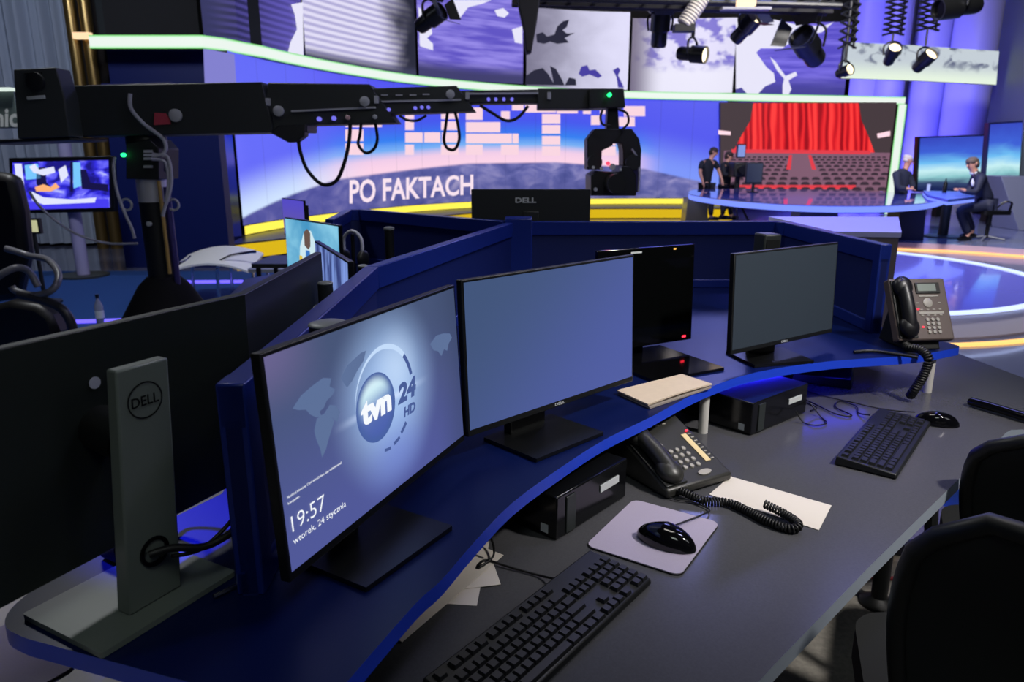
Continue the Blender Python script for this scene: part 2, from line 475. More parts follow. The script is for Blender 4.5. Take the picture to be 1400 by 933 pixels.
# base: lit strip, tread, lit riser
YEL = emis('yellow_strip', (255, 236, 84), 1.15)
YEL2 = emis('yellow_riser', (236, 196, 20), 0.85)
band(offs(WP, -0.02), 0.27, 0.41, 0.2, 0, None, 1).build('light_strip', [YEL, BLACK], wall, smooth=20)['label'] = 'bright yellow light strip under the picture'
TR = [(p.x, p.y) for p in smooth_path([(a, b, 0) for a, b in ((-4.12, 10.3), (-3.92, 10.75), (-3.55, 11.3), (-2.95, 12.6), (-2.1, 14.7), (-1.1, 16.4), (.3, 17.75), (2.0, 18.1), (4.0, 18.15), (5.5, 18.1))], 5)]
band(TR, 0.02, 0.235, 0.1, 0, None, 1).build('riser', [YEL2, BLACK], wall, smooth=20)['label'] = 'yellow lit front of the base step'
mb = MB(); n = len(TR); Q = offs(WP, -.03)
mb.add([(x, y, 0.26) for x, y in TR] + [(x, y, 0.26) for x, y in Q] + [(x, y, 0.235) for x, y in TR] + [(x, y, 0.235) for x, y in Q],
       [(i, i+1, n+i+1, n+i) for i in range(n-1)] + [(2*n+i+1, 2*n+i, i, i+1) for i in range(n-1)] + [(3*n+i+1, 3*n+i, 2*n+i, 2*n+i+1) for i in range(n-1)], 0)
mb.build('step', [mat('step_grey', (50, 46, 46), 0.35)], wall)
# header light band above the wall
HD = [(-6.3, 11.45), (-4.62, 11.45), (-4.40, 11.70), (-4.20, 12.2)] + offs(WP, -0.12)[7:]
hx = Yp(1237, 133, 19.5)
HD = HD + [(hx.x * (19.5 / 19.5), 19.45)]
GRN = emis('mint_light', (226, 250, 222), 1.0)
g = NG('mint_band'); e = g.op('ABSOLUTE', g.sub(g.v, 0.5))
GRNB = g.out(g.ramp(g.lin(e, 0.22, 0.5), [(0, S(236, 246, 238)), (0.5, S(216, 250, 222)), (1, S(126, 222, 120))]), 1.0)
def sag(mb):
    for v in mb.v: v.z -= 0.0226 * max(0.0, v.x + 1.0)
    return mb
o = sag(band(HD, 3.06, 3.25, 0.10, 0, None, 1)).build('light_band', [GRNB, BLACK], None, smooth=20)
tag(o, 'long pale green light band curving above the video wall', 'light band')
struct(band([(-6.3, 11.95), (-4.72, 11.97)] + offs(WP, 0.32)[7:] + [(8.95, 20.1)], 2.95, 7.5, 0.3, 0, None, 0).build('wall_upper', mat('upper_wall', (10, 10, 14), 0.8)))

# ------------------------------------------------------------------ six upper screens
UP = [(-4.75, 11.6), (-4.45, 11.9)] + offs(WP, 0.02)[3:] + [(7.5, 19.75), (10.6, 19.75)]
def subpoly(P, u0, u1, n=8):
    L = cumlen(P); out = []
    for k in range(n + 1):
        l = (u0 + (u1 - u0) * k / n) * L[-1]
        i = max(j for j in range(len(L)) if L[j] <= l + 1e-9); i = min(i, len(P) - 2)
        s = (l - L[i]) / (L[i+1] - L[i]); out.append((P[i][0] + (P[i+1][0]-P[i][0]) * s, P[i][1] + (P[i+1][1]-P[i][1]) * s))
    return out
def stripes(g, n): return g.lin(g.op('ABSOLUTE', g.sub(g.op('FRACT', g.mul(g.v, n)), 0.5)), 0.10, 0.42)
def upic(k):
    g = NG('upper_picture_%d' % k)
    nz = g.noise(1.0, 4, 3, 3, 0.4)
    if k == 0:
        c = g.mix(g.add(g.mul(g.lin(g.u, 0.2, 0.95), 0.5), g.mul(stripes(g, 22), 0.35)), S(34, 34, 78), S(104, 94, 196))
        c = g.mix(g.lin(g.u, 0.28, 0.0), c, S(44, 46, 92))
    elif k == 1:
        c = g.mix(g.mul(stripes(g, 20), 0.55), S(226, 222, 246), S(120, 112, 186))
        c = g.mix(g.lin(g.add(g.u, g.mul(nz, 0.35)), 0.82, 1.12), c, S(36, 38, 54))
        c = g.mix(g.lin(g.v, 0.10, 0.0), c, S(60, 62, 90))
    elif k == 2:
        c = g.mix(g.lin(g.noise(1.0, 3, 2, 14), 0.35, 0.65), S(96, 84, 196), S(150, 138, 232))
        c = g.mix(g.lin(g.v, 0.22, 0.06), c, S(64, 62, 110))
    elif k == 3:
        c = g.mix(g.lin(g.add(g.u, g.mul(nz, .5)), 0.1, 1.25), S(112, 108, 132), S(220, 218, 246))
    elif k == 4:
        c = g.mix(g.lin(g.noise(1.0, 2, 7, 6), 0.44, 0.62), S(222, 218, 246), S(116, 106, 204))
        c = g.mix(g.lin(g.v, 0.45, 0.25), c, S(232, 230, 248)); c = g.mix(g.lin(g.u, 0.34, 0.0), c, S(112, 104, 130))
    else:
        c = g.mix(g.lin(g.noise(1.0, 3, 2, 12), 0.35, 0.7), S(86, 76, 196), S(128, 116, 232))
        c = g.mix(g.lin(g.v, 0.35, 0.05), c, S(70, 66, 150))
    return g.out(c, 1.0)
LAND = emis('map_white', (232, 230, 250), 1.0)
SEA = emis('map_violet', (70, 62, 160), 1.0)
SEAD = emis('map_dark', (38, 38, 58), 1.0)
U2 = offs(UP, -0.03)
def ow(px, py): return hitwall(px, py, U2)[2]
upl = ['upper screen at the far left, dark violet with a pale coastline', 'upper screen with pale fine stripes fading to black', 'upper screen with violet ocean and white land at its top',
       'upper screen with the grey map of Europe and dark seas', 'upper screen with blurred violet blotches on white', 'upper screen with violet ocean and the white continents, nearest the ribbon screen']
maps = {0: [(LAND, [(414, 3), (398, 6), (403, 20), (406, 40), (397, 58), (393, 74), (415, 79)])],
        2: [(LAND, [(615, 0), (614, 14), (622, 22), (627, 27), (634, 18), (640, 10), (660, 5), (672, 0)]), (LAND, [(572, 10), (579, 14), (590, 38), (591, 46), (584, 52), (592, 60), (592, 69), (574, 63)]),
            (LAND, [(676, 14), (688, 11), (696, 18), (690, 24), (680, 22)]), (LAND, [(700, 40), (714, 36), (714, 60), (704, 58)])],
        3: [(SEAD, [(718, 116), (719, 104), (730, 96), (742, 93), (750, 102), (757, 114), (752, 90), (760, 94), (768, 108), (772, 117), (778, 106), (787, 108), (788, 117)]),
            (SEA, [(791, 101), (795, 91), (803, 89), (806, 96), (814, 95), (823, 104), (818, 107), (806, 102), (796, 105)]), (SEA, [(838, 96), (845, 92), (848, 96), (845, 103), (850, 113), (853, 120), (845, 120), (843, 106)]),
            (SEAD, [(734, 58), (733, 47), (742, 44), (748, 50), (758, 47), (762, 36), (770, 29), (778, 27), (775, 37), (769, 41), (775, 46), (786, 45), (778, 49), (772, 52), (778, 58), (762, 60), (752, 57), (744, 60)])],
        5: [(LAND, [(1006, 30), (1060, 27), (1090, 34), (1125, 36), (1140, 30), (1124, 44), (1110, 47), (1085, 62), (1078, 60), (1070, 66), (1040, 66), (1034, 72), (1048, 92), (1058, 100), (1060, 112), (1046, 118), (1036, 129), (1022, 129), (1014, 120), (1006, 122)]),
            (LAND, [(1053, 78), (1060, 84), (1068, 96), (1074, 104), (1088, 98), (1090, 103), (1078, 110), (1082, 122), (1078, 130), (1070, 129), (1070, 116), (1072, 108), (1062, 96)])]}
for k, (x0, x1, yb, zt) in enumerate(((279, 415, 62, 5.6), (418, 569, 96, 5.6), (572, 715, 113, 5.4), (719, 858, 119, 5.07), (861, 1001, 126, 4.93), (1005, 1154, 130, 4.84))):
    u0 = hitwall(x0, yb, UP)[0]; u1 = hitwall(x1, yb, UP)[0]
    P = subpoly(UP, u0, u1)
    t = thing('wall_screen', upl[k], 'screen', (P[4][0], P[4][1], 3.3), 0, None)
    T = Matrix.Translation((-P[4][0], -P[4][1], -3.3))
    zb_ = 3.27 - .028 * max(0, P[4][0] + 1); mb = band(P, zb_, zt, 0.12, 0, None, 1); ms = [upic(k), BLACK]
    for m, pts in maps.get(k, []):
        if m not in ms: ms.append(m)
        mb.poly([ow(*q) for q in pts], ms.index(m))
    mb.v = [T @ v for v in mb.v]
    mb.build('panel', ms, t, smooth=20)
    fr = MB(); band(offs([P[0], (P[0][0] * .994 + P[1][0] * .006, P[0][1] * .994 + P[1][1] * .006)], -.02), zb_ - .0, zt + .02, 0.13, 0, fr, 0)
    fr.v = [T @ v for v in fr.v]
    fr.build('frame_edge', BLACK, t, smooth=0)

# ------------------------------------------------------------------ framed theatre screen
TY = 19.35
t = thing('framed_screen', 'large screen with red theatre curtain and seats inside a pale green lit frame', 'screen', Yp(1110, 300, TY))
T = Matrix.Translation(-t.location)
def tp(px, py, dy=0.0): return T @ Yp(px, py, TY + dy)
g = NG('curtain_picture')
w = g.op('SINE', g.add(g.mul(g.u, 128.0), g.mul(g.noise(1.0, 2, 6, 0.4), 16.0)))
w2 = g.op('SINE', g.mul(g.u, 47.0))
cur = g.ramp(g.lin(g.add(w, g.mul(w2, 0.7)), -1.6, 1.7), [(0, S(150, 8, 20)), (0.45, S(222, 28, 36)), (1, S(255, 62, 58))])
CURT = g.out(cur, 1.05)
TDARK = emis('theatre_dark', (70, 58, 62), 1.0)
TSEATF = emis('theatre_floor', (128, 92, 112), 1.0)
TSEAT = emis('theatre_seat', (60, 46, 58), 1.0)
TGLOW = emis('theatre_lamp', (255, 214, 226), 1.1)
TRED = emis('theatre_red', (228, 62, 74), 1.0)
mb = MB()
mb.poly([tp(985, 262), tp(1224, 262), tp(1226, 140), tp(985, 140)], 0)
def tpoly(pts, mi, dy, uvs=None): mb.poly([tp(x, y, dy) for x, y in pts], mi, None, uvs)
tpoly([(1003, 206), (1196, 209), (1188, 188), (1178, 165), (1174, 141), (1030, 141), (1026, 165), (1014, 185)], 1, -0.01, [(0, 0), (1, 0), (.96, .3), (.9, .7), (.88, 1), (.15, 1), (.13, .7), (.06, .3)])
tpoly([(990, 206), (1218, 209), (1224, 262), (985, 262)], 3, -0.012)
tpoly([(1000, 204), (1190, 206), (1190, 211), (1000, 209)], 6, -0.014)
tpoly([(1082, 211), (1106, 211), (1112, 234), (1078, 234)], 3, -0.016)
tpoly([(1079, 212), (1083, 212), (1081, 232), (1075, 232)], 6, -0.018); tpoly([(1105, 212), (1109, 212), (1116, 232), (1110, 232)], 6, -0.018)
tpoly([(982, 178), (999, 180), (999, 185), (982, 184)], 5, -0.02); tpoly([(1199, 183), (1217, 179), (1217, 186), (1200, 189)], 5, -0.02)
for r in range(9):
    y = 214 + r * 3.0 + r * r * 0.28; w = 5.6 + r * 0.95; h = 2.1 + r * 0.34
    n = int(250 / (w * 1.32))
    for k in range(-n // 2, n // 2 + 1):
        x = 1095 + k * w * 1.32
        if x < 992 or x + w > 1216 or (r < 6 and abs(x + w/2 - 1095) < 15 + r): continue
        tpoly([(x, y + h), (x + w, y + h), (x + w * .93, y + h * .25), (x + w * .7, y), (x + w * .3, y), (x + w * .07, y + h * .25)], 4, -0.015)
tpoly([(1000, 253), (1170, 253), (1170, 259), (1000, 259)], 6, -0.014)
mb.slab([tp(985, 262, .02), tp(1224, 262, .02), tp(1226, 140, .02), tp(985, 140, .02)], 0.15, 2)
mb.build('picture', [TDARK, CURT, BLACK, TSEATF, TSEAT, TGLOW, TRED], t, smooth=0)
fb = MB(); z0 = -t.location.z + 0.03
q = [tp(1224, 143, -.1), tp(1237, 143, -.1), tp(1237, 134, -.1)]
xa, xb = tp(1222, 190, -.1).x, tp(1234, 190, -.1).x
fb.add([(xa, -.1, z0), (xb, -.1, z0), (xb, -.1, q[0].z), (xa, -.1, q[0].z)], [(0, 1, 2, 3)], 0, None, [(0, 0), (0, 1), (1, 1), (1, 0)])
fb.box(((xa + xb) / 2, 0.02, (z0 + q[0].z) / 2), (xb - xa, 0.22, q[0].z - z0 - .002), 1)
fb.build('frame_side', [GRNB, BLACK], t, smooth=0)['label'] = 'pale green lit upright of the frame'

# ------------------------------------------------------------------ blue set columns, ribbon screen and screens at the right
for k, (px, y, r, lb) in enumerate(((1172, 24.2, .55, 'fat violet set column right of the upper screens'), (1212, 23.6, .42, 'brightly lit slim blue column behind the scissor hangers'), (1262, 24.0, .5, 'violet column behind the ribbon screen'), (1322, 23.4, .7, 'broad violet column next to the grey side wall'))):
    p = Yp(px, 150, y)
    m = MB(); m.lathe([(r, 0), (r, 7.4)], 28)
    o = m.build('set_column', mat('column_white', (196, 196, 226), 0.45), None, loc=(p.x, p.y, 0)); tag(o, lb, 'column')
g = NG('ribbon_picture')
nz = g.noise(1.0, 5, 12, 3, 0.5)
RIB = g.out(g.mix(g.mul(g.lin(nz, 0.5, 0.66), g.lin(g.v, 0.25, 0.6)), g.mix(g.lin(g.v, 0.0, 0.6), S(232, 246, 226), S(196, 206, 214)), S(92, 100, 128)), 1.0)
mb = MB(); P = [Yp(x, y, d) for x, y, d in ((1150, 107, 18.6), (1245, 110, 18.9), (1362, 116, 18.4), (1366, 70, 18.4), (1250, 62, 18.9), (1156, 57, 18.6))]
bk = [p + Vector((0, .15, 0)) for p in P]
mb.add(P, [(0, 1, 4, 5), (1, 2, 3, 4)], 0, None, [(0, 0), (.45, 0), (1, 0), (1, 1), (.45, 1), (0, 1)])
mb.add(P + bk, [(7, 6, 11, 10), (8, 7, 10, 9), (0, 6, 7, 1), (1, 7, 8, 2), (2, 8, 9, 3), (3, 9, 10, 4), (4, 10, 11, 5), (5, 11, 6, 0)], 1)
tag(mb.build('ribbon_screen', [RIB, BLACK], smooth=0), 'low wide ribbon screen with a grey and white picture hanging before the columns', 'screen')
def sky_screen(name, label, pts, y, ycut, body):
    t = thing(name, label, 'screen', Yp(sum(p[0] for p in pts) / 4, max(p[1] for p in pts), y)); T = Matrix.Translation(-t.location)
    P = [T @ Yp(a, b, y + dy) for (a, b), dy in zip(pts, ycut)]
    c = sum(P, Vector()) / 4
    g = NG(name + '_picture')
    nz = g.noise(1.0, 4, 1.5, 5, .6)
    cc = g.ramp(g.add(g.v, g.mul(g.sub(nz, .5), .22)), [(0.0, S(20, 34, 84)), (0.14, S(52, 70, 110)), (0.24, S(140, 200, 205)), (0.36, S(200, 240, 244)), (0.52, S(110, 190, 244)), (0.72, S(60, 96, 214)), (1, S(52, 70, 190))])
    Q = [c + (p - c) * .95 + Vector((0, -.03, 0)) for p in P]
    MB().poly(Q, 0, None, [(0, 0), (1, 0), (1, 1), (0, 1)]).build('picture', [g.out(cc, 1.0)], t, smooth=0)
    MB().slab(P, .14, 0).build('frame', body, t, smooth=0)
    MB().box((0, .3, t.location.z * -.5), (.3, .2, t.location.z)).build('stand', BLACK, t)
    return t
sky_screen('studio_monitor', 'big dark framed screen with a cloudscape between the two seated people', [(1251, 262), (1345, 262), (1349, 184), (1255, 187)], 17.0, (0, 0, 0, 0), BLACK)
sky_screen('tall_studio_screen', 'tall blue sky screen by the grey side wall', [(1344, 262), (1392, 262), (1398, 165), (1352, 168)], 15.6, (0, 0, 0, 0), mat('screen_edge_blue', (30, 34, 90), .4))

# curtain and gilded poles at the upper left
CURTAIN = mat('grey_curtain', (150, 160, 178), 0.8)
mb = MB(); a, b = Yp(-60, 60, 12.4), Yp(92, 60, 12.4); n = 90
P = []
for i in range(n + 1):
    f = i / n; P.append((a.x + (b.x - a.x) * f, 12.4 + 0.07 * math.sin(f * 60) + 0.05 * math.sin(f * 37 + 1)))
band(P, 0.05, 7.3, 0.02, 0, mb, 0)
o = mb.build('curtain', CURTAIN, smooth=60); tag(o, 'grey pleated curtain hanging at the upper left corner', 'curtain')
GOLD = mat('gilded_metal', (140, 116, 70), 0.3, metal=0.8)
for k, (px, r, lb) in enumerate(((105, .09, 'gilded pole nearest the grey curtain'), (125, .09, 'gilded pole next to the dark blue wall'))):
    p = Yp(px, 80, 12.1)
    tag(MB().lathe([(r, 0), (r, 7.4)], 20).build('pole', GOLD, loc=(p.x, p.y, 0)), lb, 'pole', None)
p = Yp(113, 49, 11.9)
tag(MB().box((0, 0, 0), (.26, .1, .09)).build('wall_lamp', emis('warm_lamp', (255, 214, 170), 1.2), loc=p), 'small warm lamp across the gilded poles', 'lamp')
# return wall between band and video wall, lilac light put in as emission
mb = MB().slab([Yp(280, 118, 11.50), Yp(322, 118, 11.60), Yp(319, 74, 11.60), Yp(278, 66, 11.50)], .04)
struct(mb.build('trim_3', emis('lilac_wall_glow', (136, 134, 216), 0.9), smooth=0))

# ================================================================== THE WORKSTATION ISLAND
ZD, ZS, ZP = 0.74, 0.885, 1.195        # desk top, shelf top, partition top
E3 = ZS
def poly_off(P): return [(float(a), float(b)) for a, b in P]
SHELF_FRONT = [(-.205, .675), (-.193, .714), (-.133, .866), (-.103, .922), (-.06, 1.03), (0, 1.163), (.09, 1.304), (.199, 1.456), (.329, 1.60), (.500, 1.798), (.70, 1.965), (.965, 2.082), (1.25, 2.147), (1.449, 2.244)]
tip = smooth_path([(-.53, 1.2, 0), (-.615, 1.04, 0), (-.668, .935, 0), (-.683, .868, 0), (-.668, .822, 0), (-.63, .797, 0), (-.585, .781, 0), (-.49, .75, 0), (-.335, .70, 0), (-.235, .672, 0)], 4)
shelf_poly = [(p.x, p.y) for p in tip] + [(-.215, .670)] + [(p.x, p.y) for p in smooth_path([(a, b, 0) for a, b in SHELF_FRONT], 3)] + \
    [(1.458, 2.262), (1.45, 2.30), (1.31, 2.60), (1.30, 3.38), (.9, 3.9), (-.9, 4.3), (-1.35, 3.6), (-1.25, 3.1), (-1.0, 2.55), (-.78, 2.1), (-.64, 1.8), (-.555, 1.5)]
t = thing('monitor_shelf', 'long curved blue shelf carrying the monitors above the grey desk', 'shelf', (0, 0, ZD))
MB().prism(shelf_poly, ZS - .026 - ZD, ZS - ZD, 0, None, 1).build('shelf_board', [BLUE, BLUE_LIT], t, bevel=0.0025)
for x, y, m, r in ((.530, 1.868, WHITEP, .0135), (1.352, 2.222, WHITEP, .0135), (.277, 1.75, WHITEP, .013), (-.50, .845, mat('beige_post', (120, 112, 104), .5), .024), (-.1, 1.35, WHITEP, .013), (.85, 2.35, WHITEP, .013)):
    MB().lathe([(r, 0), (r, ZS - .026 - ZD)], 20, 0).build('post', m, t, loc=(x, y, 0))
UL = MB(); 
for a_, b_ in (((.62, 2.05), (.86, 2.17)), ((.86, 2.17), (1.20, 2.30))): UL.tube([(a_[0], a_[1], ZS - .033 - ZD), (b_[0], b_[1], ZS - .033 - ZD)], .006, 8)
UL.build('added_blue_tube', emis('added_tube_blue', (40, 40, 255), 14), t)['label'] = 'added blue light tube under the shelf board'  # tube added to give the blue gleam on computer and desk
# desks
def desk(name, label, poly, m_top, m_edge, legs):
    t = thing(name, label, 'desk')
    MB().prism(poly, ZD - .032, ZD, 0, None, 1).build('desktop', [m_top, m_edge], t, bevel=0.004)
    for x, y in legs:
        MB().lathe([(.06, 0), (.06, .01), (.026, .03), (.026, ZD - .034)], 20).build('leg', BLACK, t, loc=(x, y, 0.002))
    return t
desk('desk', 'grey laminate desk with pale edge carrying the mice, phone and keyboards',
     [(-.36, .52), (-.1, .44), (.351, .880), (.40, .930), (.665, 1.19), (1.375, 1.868), (1.40, 1.885), (1.52, 1.90), (1.78, 2.33), (1.74, 2.70), (1.56, 2.89), (1.30, 2.92), (1.25, 3.25), (.05, 3.2), (-.33, 1.95), (-.345, .95)], DESKM, DESKE,
     ((.45, 1.35), (1.25, 2.15), (.1, 2.6), (-.15, .9)))
desk('desk', 'pale desk at the bottom left corner under the shelf tip',
     [(-1.02, .50), (-.37, .52), (-.355, .95), (-.345, 1.95), (-.05, 3.3), (-.8, 3.95), (-1.6, 3.6), (-1.75, 2.7), (-1.5, 1.9), (-1.22, 1.2)], WHITED, DESKE, ((-.9, .9), (-1.3, 2.4), (-.6, 3.2)))
desk('desk', 'far desk hidden behind the blue partitions', [(0, 3.42), (1.2, 3.42), (1.26, 4.3), (.6, 5.0), (-.7, 4.4)], WHITED, DESKE, ((.3, 3.7), (1.0, 4.2)))

# partitions: rail-framed panels on a bent line
PB = mat('partition_blue', (22, 42, 128), .32)
PBP = mat('partition_panel_blue', (13, 30, 96), .5)
def partition(label, pts, endpost=True):
    t = thing('desk_partition', label, 'partition', (pts[0][0], pts[0][1], ZS))
    ox, oy = pts[0]
    H = ZP - ZS
    def seg(P, th, z0, z1):
        m = MB(); n = len(P); A, B = offs(P, -th/2), offs(P, th/2)
        for i in range(n - 1):
            poly = [A[i], A[i+1], B[i+1], B[i]]
            m.hexa([(x-ox, y-oy, z0) for x, y in poly], [(x-ox, y-oy, z1) for x, y in poly])
        return m
    seg(pts, .022, 0.0, H - .05).build('panel', PBP, t)
    seg(pts, .038, H - .062, H).build('top_rail', PB, t, bevel=0.003)
    seg(pts, .036, 0.0, .04).build('bottom_rail', PB, t, bevel=0.003)
    def upright(P, d):
        v = (Vector(d) - Vector(P)).normalized(); n = Vector((-v.y, v.x)) * .0195
        a = Vector(P) - Vector((ox, oy)); b = a + v * .045
        q = [a + n, a - n, b - n, b + n]
        MB().hexa([(p.x, p.y, 0) for p in q], [(p.x, p.y, H + .001) for p in q]).build('upright', PB, t, bevel=0.003)
    if endpost: upright(pts[-1], pts[-2])
    return t
partition('blue partition between the two near monitor rows, running from the front post to the centre', [(-.015, 3.27), (-.381, 1.93), (-.366, .885)])
pr = partition('blue partition behind the dark blank monitors, bending towards the desk phone', [(.065, 3.34), (1.215, 3.36), (1.262, 3.30), (1.268, 2.43)])
partition('blue partition behind the turquoise monitor, running back from the centre', [(-.03, 3.36), (-.86, 4.15), (-.93, 4.12), (-.87, 3.45)])
o = MB().box((0, 0, .165), (.125, .125, .33)).build('partition_post', PB, None, bevel=0.006, loc=(.03, 3.33, ZS)); tag(o, 'square blue centre post where the partitions meet', 'post')
# cabinet beyond the right partition
t = thing('equipment_cabinet', 'beige fronted cabinet with pale top behind the blue partition, near the round stage', 'cabinet', (1.45, 3.2, 0))
def loc4(P): return [(x - 1.45, y - 3.2) for x, y in P]
MB().prism(loc4([(1.33, 2.97), (1.575, 2.93), (1.98, 3.72), (1.33, 3.74)]), 0.002, 1.165).build('body', mat('cabinet_beige', (120, 108, 112), .6), t, bevel=.004)
MB().prism(loc4([(1.325, 2.965), (1.58, 2.925), (1.985, 3.725), (1.325, 3.745)]), 1.166, 1.186).build('top', mat('cabinet_top_lilac_lit', (190, 190, 240), .45), t, bevel=.003)  # blue light on the pale top is mixed into its lilac colour
MB().box((0.005, -.252, 1.11), (.075, .008, .09), 0, None, -.16).build('panel', mat('panel_grey', (128, 136, 152), .5), t)
MB().lathe([(.022, 0), (.022, .006), (.017, .006), (.017, .003)], 20, 0, Matrix.Translation((0.005, -.257, 1.11)) @ Matrix.Rotation(R(90), 4, 'X')).build('knob', mat('knob_grey', (90, 96, 110), .4), t)

# ------------------------------------------------------------------ monitors
def monitor(label, w, h, top, ztop, yaw, tilt, base, byaw, bw, bd, scr, neck=('flat', .07, .075), chin=.0135, logo=None, group=None, body=BLACK, thick=.016, bulge=True, zbase=None, basem=None, neck_top=None, back=None, name='monitor', bez=.0055):
    zb = ZS if zbase is None else zbase
    t = thing(name, label, 'monitor', (base[0], base[1], zb), byaw, group)
    inv = (Matrix.Translation((base[0], base[1], zb)) @ Matrix.Rotation(byaw, 4, 'Z')).inverted()
    M = inv @ Matrix.Translation((top[0], top[1], ztop)) @ Matrix.Rotation(yaw, 4, 'Z') @ Matrix.Rotation(-tilt, 4, 'X')
    m = MB(); m.box((0, thick / 2, -h / 2), (w, thick, h), 0, M)
    if bulge: m.hexa([M @ Vector(p) for p in ((-w*.3, thick, -h*.85), (w*.3, thick, -h*.85), (w*.3, thick, -h*.2), (-w*.3, thick, -h*.2))],
                     [M @ Vector(p) for p in ((-w*.22, thick+.022, -h*.78), (w*.22, thick+.022, -h*.78), (w*.22, thick+.022, -h*.3), (-w*.22, thick+.022, -h*.3))])
    p = m.build('housing', body, t, bevel=.002)
    s = MB(); sw, sh = w - 2*bez, h - chin - bez
    x0, z0 = -sw/2, -h + chin
    s.poly([(x0, -.0006, z0), (x0 + sw, -.0006, z0), (x0 + sw, -.0006, z0 + sh), (x0, -.0006, z0 + sh)], 0, M, [(0, 0), (sw, 0), (sw, sh), (0, sh)])
    def P(u, v, e=.0012): return M @ Vector((x0 + u, -e, z0 + v))
    mats = [scr]
    ctx = dict(s=s, P=P, mats=mats, M=M, sw=sw, sh=sh)
    if logo:
        MB().text(logo, (-.016, -.0008, -h + chin * .28), (1, 0, 0), (0, 0, 1), .032, chin * .48, 0, M, bold=.02).build('logo', LOGO_S, t, smooth=0)
    kind, nr, ny = neck
    zt = (neck_top if neck_top else ztop - .05) - zb
    if kind == 'flat':
        n = MB(); n.hexa([(-nr/2, ny-.012, .004), (nr/2, ny-.012, .004), (nr/2, ny+.012, .004), (-nr/2, ny+.012, .004)], [(-nr/2, ny-.012, zt), (nr/2, ny-.012, zt), (nr/2, ny+.012, zt), (-nr/2, ny+.012, zt)])
        n.build('neck', body, t, bevel=.004)
    elif kind == 'round':
        MB().tube([(0, ny, .004), (0, ny, zt)], nr / 2, 20).build('neck', body, t)
        MB().ell((0, ny, zt), (nr / 2 * 1.05, nr / 2 * 1.05, .006)).build('neck_cap', mat('cap_grey', (132, 136, 138), .4), t)
    if kind != 'none':
        MB().prism([(-bw/2, -bd/2), (bw/2, -bd/2), (bw/2, bd/2), (-bw/2, bd/2)], .001, .009, 0).build('base', basem or body, t, bevel=.0015)
        # arm between neck and housing
        c = M @ Vector((0, thick + .01, -h * .5)); c2 = Vector((0, ny, min(zt - .02, c.z)))
        MB().tube([c2, c], .018, 12).build('tilt_arm', BLACK, t)
    return t, ctx
def finish(t, ctx, name='screen'): return ctx['s'].build(name, ctx['mats'], t, smooth=0)

# --- lock-screen monitor
g = NG('lock_screen')
vv = g.lin(g.v, 0.0, .296)
base = g.mix(vv, S(80, 88, 152), S(70, 84, 118))
base = g.mix(g.mul(g.lin(g.u, .14, 0.0), g.lin(g.v, .2, .3)), base, S(104, 98, 142))
base = g.mix(g.mul(g.lin(g.u, .40, .53), .55), base, S(54, 66, 96))
d1 = g.dist(.275, .165)
base = g.mix(g.mul(g.lin(d1, .175, .03), .92), base, S(164, 196, 242))
d2 = g.dist(.30, .20)
base = g.mix(g.mul(g.lin(d2, .085, .0), .55), base, S(204, 226, 252))
low = g.dist(.28, .06, 1.0, 1.6)
base = g.mix(g.mul(g.lin(low, .13, .0), .55), base, S(112, 132, 214))
fl = g.mul(g.lin(g.op('ABSOLUTE', g.sub(g.v, .155)), .010, .0), g.lin(g.op('ABSOLUTE', g.sub(g.u, .262)), .15, .03))
base = g.mix(g.mul(fl, .75), base, S(206, 224, 255))
gd = g.dist(.2335, .154, 1.0, 1.0)
sh = g.add(g.mul(g.sub(g.v, .10), 9.0), g.mul(g.sub(.2335, g.u), 1.5))
glo = g.ramp(g.lin(sh, 0.05, 1.0), [(0, S(74, 96, 172)), (.35, S(88, 112, 176)), (.55, S(126, 156, 202)), (.85, S(206, 236, 246)), (1, S(218, 242, 250))])
glo = g.mix(g.lin(gd, .036, .056), glo, S(70, 96, 160))
base = g.mix(g.op('LESS_THAN', gd, .0555), base, glo)
LOCK = g.out(base, 1.0)
TXW = emis('text_white', (246, 250, 255), 1.0)
TXD = emis('text_navy', (72, 92, 150), 1.0)
RNG = emis('ring_pale', (196, 220, 250), 1.0)
CON = emis('continent_pale', (92, 112, 152), 1.0)
t, c = monitor('monitor showing the blue lock screen with the time 19:57 and a round logo', .538, .315, (-.21, 1.099), 1.246, R(68.1), R(3), (-.222, 1.022), R(58.5), .206, .165, LOCK, ('round', .058, .065), neck_top=1.236, body=BLACK, basem=SATIN)
m, P = c['s'], c['P']; c['mats'] += [TXW, TXD, RNG, CON]
def st(body, x, y, w, h, mi, bold=0.0, shear=0.0, e=.0022): m.text(body, (0, 0, 0), (1, 0, 0), (0, 0, 1), w, h, mi, None, bold, shear, lambda a, b: P(x + a*w, y + b*h, e))
st('19:57', .0095, .0535, .072, .0225, 1, -.008)
st('wtorek, 24 stycznia', .0085, .0325, .1195, .0125, 1, 0.0)
st('Naciśnij klawisze Ctrl+Alt+Delete, aby odblokować', .0075, .1015, .121, .0048, 1, .012)
st('komputer.', .0075, .0930, .0245, .0045, 1, .012)
st('tvn', .1885, .1360, .0865, .0385, 1, .055, 0.05)
st('24', .294, .1375, .063, .0345, 2, .05, .2)
st('HD', .3085, .1105, .041, .0175, 2, .05, .2)
